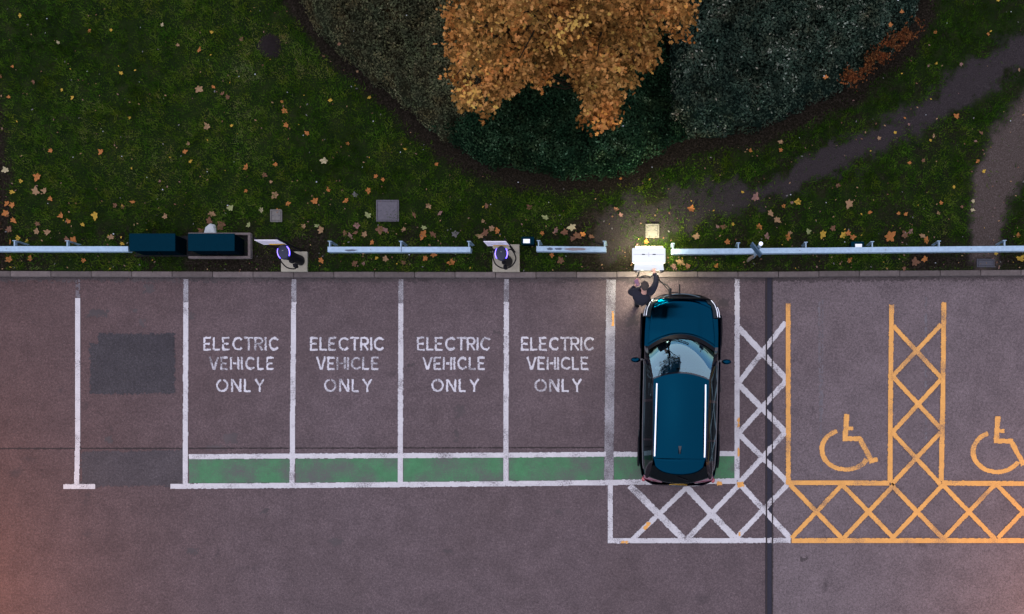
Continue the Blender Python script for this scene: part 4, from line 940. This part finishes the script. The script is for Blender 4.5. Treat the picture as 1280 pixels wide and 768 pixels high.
V = [(*pel, (.150, .135)), (*kl, .085), (*add3(al, (0, 0, .0)), .062), (*kr, .085), (*add3(ar, (0, 0, .0)), .062)]
skinfig('trousers', V, [(0, 1), (1, 2), (0, 3), (3, 4)], M_TROU, PER, 2)
for a in (al, ar):
    MB().box((a[0], a[1]+.06, .045), (.10, .28, .09), bev=.035, seg=3).build('shoe', M_RUBBER, PER, smooth=True)
mh = MB(); mh.ball((hd2[0], hd2[1]-.012, hd2[2]+.020), .1, (.88, 1.02, .86), 20)
bmesh.ops.delete(mh.bm, geom=[v for v in mh.bm.verts if v.co.z < hd2[2]-.035 or (v.co.y > hd2[1]+.06 and v.co.z < hd2[2]+.03)], context='VERTS')
for v in mh.bm.verts: v.co += Vector((random.uniform(-.003, .003), random.uniform(-.003, .003), random.uniform(-.002, .003)))
mh.build('hair', plain('dark_brown_hair', (.035, .026, .022), .85, 0, .3, .5, 120, bump=.5), PER, smooth=True)
for s in (-1, 1): MB().ball((hd[0]+s*.030, hd[1]+.079, hd[2]+.018), .0125, n=8).build('eye', M_LABEL, PER, smooth=True)
pw = q3(796.3, 353.8, 1.25)
ph = empty('phone', (pb.x+pw[0], pb.y+pw[1], pw[2])); tag(ph, 'phone in a purple-pink case held in the left hand', 'phone')
MX = Matrix.Rotation(R(25), 4, 'Z') @ Matrix.Rotation(R(35), 4, 'X')
MB().box((0, 0, 0), (.078, .155, .010), M=MX, bev=.004).build('case', plain('purple_case', (.22, .05, .17), .4), ph)
MB().box(tuple(MX @ Vector((0, 0, .0065))), (.068, .143, .002), M=MX).build('screen', emit('phone_screen', (.8, .45, .75), .08, (.05, .03, .05)), ph)

# ---------------------------------------------------------------- fallen leaves
def leaf_mesh(seed, n=5):
    r = random.Random(seed); pts = []
    for k in range(n):
        a = math.pi/2+2*math.pi*k/n*.92; R1 = .5*(1-.22*abs(math.sin((a-math.pi/2)/2)))*r.uniform(.85, 1.1)
        for da, f in ((-.44, .70), (-.30, .84), (-.20, .82), (-.05, 1.0), (.05, .99), (.20, .80), (.28, .85), (.42, .68)): pts.append((a+da, R1*f*r.uniform(.93, 1.05)))
        pts.append((a+2*math.pi/n*.46, R1*.55))
    fo = r.uniform(-.35, .6); cu = r.uniform(.05, .35); V = [(0, 0, .02)]+[(q*math.cos(a), q*math.sin(a), cu*q*q*2+fo*abs(q*math.cos(a))+r.uniform(0, .06)) for a, q in pts]; N = len(pts)
    Fc = [(0, 1+i, 1+(i+1) % N) for i in range(N)]
    j = len(V); V += [(-.008, -.05, .012), (.008, -.05, .012), (.006, -.46, .03)]; Fc.append((j, j+1, j+2))
    return npmesh('fallen_leaf', V, Fc)
LM = [leaf_mesh(s) for s in range(6)]
for me in LM: me.materials.append(M_LEAF['tan'])
LEAVES = '''26 20 7 y;74 54 5 c;203 32 6 c;152 92 6 y;249 63 9 o;265 41 6 y;223 57 6 t;249 112 11 t;267 109 6 o;285 122 8 b;260 159 11 t;236 180 8 t;231 190 7 o;128 191 11 o;64 189 8 o;17 84 6 o;92 123 6 y;12 122 6 o;112 39 6 o;139 38 5 y;43 103 6 b;78 113 5 y;163 148 5 y;290 158 5 y;302 50 6 b;279 118 7 b;
8 213 12 c;48 222 11 o;45 240 11 t;57 239 10 t;64 249 9 o;16 241 9 y;10 255 9 o;16 257 10 o;8 267 10 o;18 276 11 o;27 227 6 y;47 280 8 b;47 290 9 t;60 291 12 t;77 270 10 o;86 277 8 o;120 270 12 y;145 257 8 b;154 259 8 b;167 253 7 o;207 271 9 t;238 202 7 y;309 210 11 o;289 261 11 g;308 239 6 o;140 297 9 t;153 305 6 y;92 301 12 o;84 300 10 b;23 298 8 y;34 301 6 y;12 287 10 b;14 303 8 o;13 325 11 o;38 323 9 o;105 326 7 o;104 281 6 y;312 282 9 g;152 297 4 y;265 268 10 t;278 281 13 b;262 277 10 b;252 289 8 b;275 285 9 b;200 227 5 p;
344 244 11 t;327 263 8 c;347 264 8 o;360 255 8 o;394 252 12 o;411 238 8 o;406 202 11 c;433 251 10 o;461 239 10 o;444 244 9 e;470 221 7 o;479 225 7 o;402 288 13 t;397 283 9 g;380 283 9 t;446 282 10 p;431 291 8 b;438 295 8 p;445 291 8 b;456 294 9 t;475 287 13 b;482 288 8 p;465 303 8 o;505 287 8 t;530 285 9 g;529 293 11 o;528 298 8 o;541 293 11 b;536 258 10 t;550 267 8 p;569 293 12 e;542 319 9 o;532 323 8 o;565 329 11 o;471 323 6 y;482 324 9 t;505 329 7 b;402 326 10 o;443 330 9 b;455 330 7 p;601 295 13 t;607 291 12 b;615 286 9 t;622 289 10 o;609 258 8 b;518 269 9 b;460 270 10 g;354 305 6 o;339 228 5 t;368 318 5 b;604 277 7 t;345 206 6 o;331 219 7 b;356 139 9 o;358 157 9 o;384 167 8 o;413 126 6 y;353 128 5 o;462 122 6 y;435 180 6 o;507 187 5 y;546 206 6 o;447 90 5 t;425 57 5 b;405 71 4 b;
682 273 10 g;662 260 9 b;715 284 13 c;695 288 9 p;706 291 10 b;678 292 7 o;721 295 12 b;716 299 9 b;729 293 9 o;739 296 8 b;770 262 9 b;776 269 7 p;864 262 12 o;944 247 15 p;871 296 11 t;905 284 9 b;916 281 5 y;909 303 9 o;949 284 10 o;959 296 9 p;850 328 13 t;842 333 9 p;860 333 9 b;895 333 7 o;690 319 7 o;701 326 11 b;808 303 8 o;776 224 5 o;812 225 4 y;938 189 6 o;897 284 6 p;928 241 5 y;
997 253 10 y;990 254 5 p;1061 255 14 t;979 258 7 o;963 267 11 t;971 275 10 t;985 297 11 o;987 292 7 t;1028 293 12 y;1041 286 9 b;1054 294 11 y;1060 292 8 o;1066 297 9 o;1112 296 16 o;1131 294 12 b;1138 290 10 p;1153 295 11 t;1158 301 10 o;1087 266 6 o;1123 267 6 o;1132 268 7 o;1173 267 6 t;1176 254 6 o;1216 252 7 c;1192 234 5 y;1229 215 6 y;1222 202 6 o;1062 326 9 o;1130 336 8 b;1143 328 14 b;1156 324 10 o;1272 295 8 o;1275 325 15 y;1244 317 7 y;1010 290 10 g;1195 146 10 o;1226 167 7 b;1163 176 4 y;1219 177 5 p;1167 170 6 t;1137 204 6 o;1154 201 6 b;1047 232 8 b;976 188 7 o;976 178 8 t;1031 98 7 o;1119 166 5 y;1131 148 4 o;1169 41 6 o;1201 81 6 p;1170 80 5 y;1160 83 5 p;1235 43 5 o;1247 1 6 y;1273 88 6 t;1112 33 7 o;1126 17 7 o;1136 156 5 p;1099 173 6 t;1202 259 5 b;1215 263 6 c'''
CODE = {'y': 'yellow', 'c': 'pale cream', 'o': 'orange', 't': 'tan', 'b': 'brown', 'g': 'pale green', 'p': 'pinkish', 'e': 'grey'}
def zone(x, y):
    if y > 314: return 'verge strip between the ' + ('left rail and the kerb' if x < 400 else 'middle rail and the kerb' if x < 650 else 'short rail and the kerb' if x < 790 else 'long rail and the kerb')
    if x < 22 and y > 75: return 'bare soil at the left edge of the lawn'
    if y > 240: return ('far ' if y < 262 else 'middle ' if y < 284 else 'near ')+('grass behind the left rail and cabinets' if x < 300 else 'grass around the left charging post' if x < 408 else 'grass behind the middle rail' if x < 590 else 'grass by the middle post and short rail' if x < 780 else 'worn ground behind the long rail' if x < 990 else 'grass behind the right part of the long rail')
    return ('upper left lawn' if x < 180 else 'lawn left of the molehill and hedge' if x < 330 else 'lawn beside the olive hedge' if x < 620 else 'grass below the dark green hedge' if x < 930 else 'grass between hedge and worn path' if y < 240-(x-930)*.55 else 'grass right of the worn path')
big = {}
for it in LEAVES.replace('\n', '').split(';'):
    if not it.strip(): continue
    x, y, s, k = it.split(); x, y, s = float(x), float(y), float(s); col = CODE[k]; p = P(x, y, LZ); z = float(lawn_z(p.x, p.y))+.018
    if float(sdpoly(HEDGE_ALL, np.array(x), np.array(y))) > 10: p = P(x, y, 1.05); z = 1.12
    zn = zone(x, y); o = bpy.data.objects.new('fallen_leaf', random.choice(LM)); C.objects.link(o)
    o.location = (p.x, p.y, z); sc_ = s/55*1.06*random.uniform(.95, 1.1); o.scale = (sc_*random.uniform(.72, 1), sc_, sc_*.8); o.rotation_euler = (random.gauss(0, .18), random.gauss(0, .18), random.uniform(0, 6.28))
    o.material_slots[0].link = 'OBJECT'; o.material_slots[0].material = M_LEAF[col]
    size = 'big ' if s >= 12 else 'small ' if s <= 6 else ''
    tag(o, f'{size}{col} leaf on the {zn}', 'leaf', f'{size}{col} leaves on the {zn}')
# finer litter
n = 1500; x = rng.uniform(-15.8, 10.2, n); t_ = rng.random(n)**1.7*9; y = np.interp(x, gx, yk0)+.05+t_; px_, py_ = x*sL+NX, NY-y*sL
k = (sdpoly(HEDGE_ALL, px_, py_) < -3); x, y = x[k], y[k]; n = len(x)
for nm, col, sel in (('tan', 'tan', 0), ('brown', 'brown', 1), ('pinkish', 'pinkish', 2), ('yellow', 'yellow', 3), ('grey', 'grey', 4)):
    ii = np.where(np.arange(n) % 5 == sel)[0]; ii = ii[: int(len(ii)*(1, 1, .8, .35, .7)[sel])]
    pts = np.stack([x[ii], y[ii], lawn_z(x[ii], y[ii])+.03], -1); N = rng.normal(0, .3, pts.shape); N[:, 2] = 1
    L = rng.uniform(.022, .062, len(ii)); o = leafcloud('leaf_litter', pts, N, L, L*.6, np.ones(len(ii))*.5, M_LEAF[col], None, True)
    tag(o, f'{col} scraps of leaf litter scattered over the grass', 'leaf litter', kind='stuff')
n = 420; x = rng.uniform(-16.3, -14.6, n); y = rng.uniform(4.2, 8.2, n); k = rng.random(n) < np.clip((-14.55-x)/1.0, 0, 1)*1.2; x, y = x[k], y[k]
L = rng.uniform(.05, .13, len(x)); N = rng.normal(0, .35, (len(x), 3)); N[:, 2] = 1
tag(leafcloud('leaf_litter', np.stack([x, y, lawn_z(x, y)+.02], -1), N, L, L*.7, rng.random(len(x)), M_LITTER, None, True), 'dark brown leaf litter on the soil at the left edge', 'leaf litter', kind='stuff')
n = 90; x = rng.uniform(-15.5, 9.5, n); y = rng.uniform(3.8, 10.5, n); L = rng.uniform(.018, .045, n); N = rng.normal(0, .4, (n, 3)); N[:, 2] = 1
hz_ = np.where(sdpoly(HEDGE_ALL, x*sL+NX, NY-y*sL) > 5, 1.15, lawn_z(x, y)+.04)
tag(leafcloud('pale_scrap', np.stack([x, y, hz_], -1), N, L, L*.8, np.ones(n), M_SCRAP, None), 'tiny pale scraps scattered over the lawn and hedges', 'litter', kind='stuff')
# soil crumbs and grit on the asphalt edge
n = 5000; x = rng.uniform(-16, 10.5, n); y = np.interp(x, gx, yk0)-.13-rng.exponential(.10, n); k = (np.abs(y-3.2) < 9); x, y = x[k], y[k]; pts = np.stack([x, y, np.full(len(x), .006)], -1)
L = rng.uniform(.006, .022, len(x)); N = rng.normal(0, .2, pts.shape); N[:, 2] = 1
tag(leafcloud('kerb_grit', pts, N, L, L*.8, np.ones(len(x)), M_CRACK, None), 'dark grit and crumbs gathered along the kerb foot', 'grit', kind='stuff')

# ---------------------------------------------------------------- sodium street lamps of the car park, just beyond the picture
def street_lamp(px, py, h, power, label, rz):
    b = P(px, py, 0); root = empty('street_lamp', b, rz); tag(root, label, 'street lamp', 'sodium street lamps of the car park')
    MB().cyl((0, 0, h/2), .075, h, 16, r2=.045).build('pole', M_DKSTEEL, root, smooth=True)
    MB().tube(bez([(0, 0, h-.1), (.15, 0, h+.12), (.6, 0, h+.2)], 6), .03, 8).build('bracket', M_DKSTEEL, root, smooth=True)
    MB().box((.8, 0, h+.20), (.55, .24, .12), bev=.03).build('lamp_head', M_DKSTEEL, root)
    MB().box((.8, 0, h+.128), (.40, .17, .03), bev=.01).build('lamp_glass', emit('sodium_glass', (1, .42, .10), 12), root)
    l = bpy.data.lights.new('sodium_lamp', 'SPOT'); l.energy = power; l.color = (1, .37, .085); l.spot_size = R(125); l.spot_blend = 1; l.shadow_soft_size = .12
    lo = bpy.data.objects.new('sodium_lamp', l); C.objects.link(lo); lo.parent = root; lo.location = (.8, 0, h+.09)
street_lamp(-250, 800, 6.0, 2100, 'sodium street lamp beyond the lower left corner', 0)
street_lamp(1470, 880, 5.5, 1150, 'sodium street lamp beyond the lower right corner', R(120))
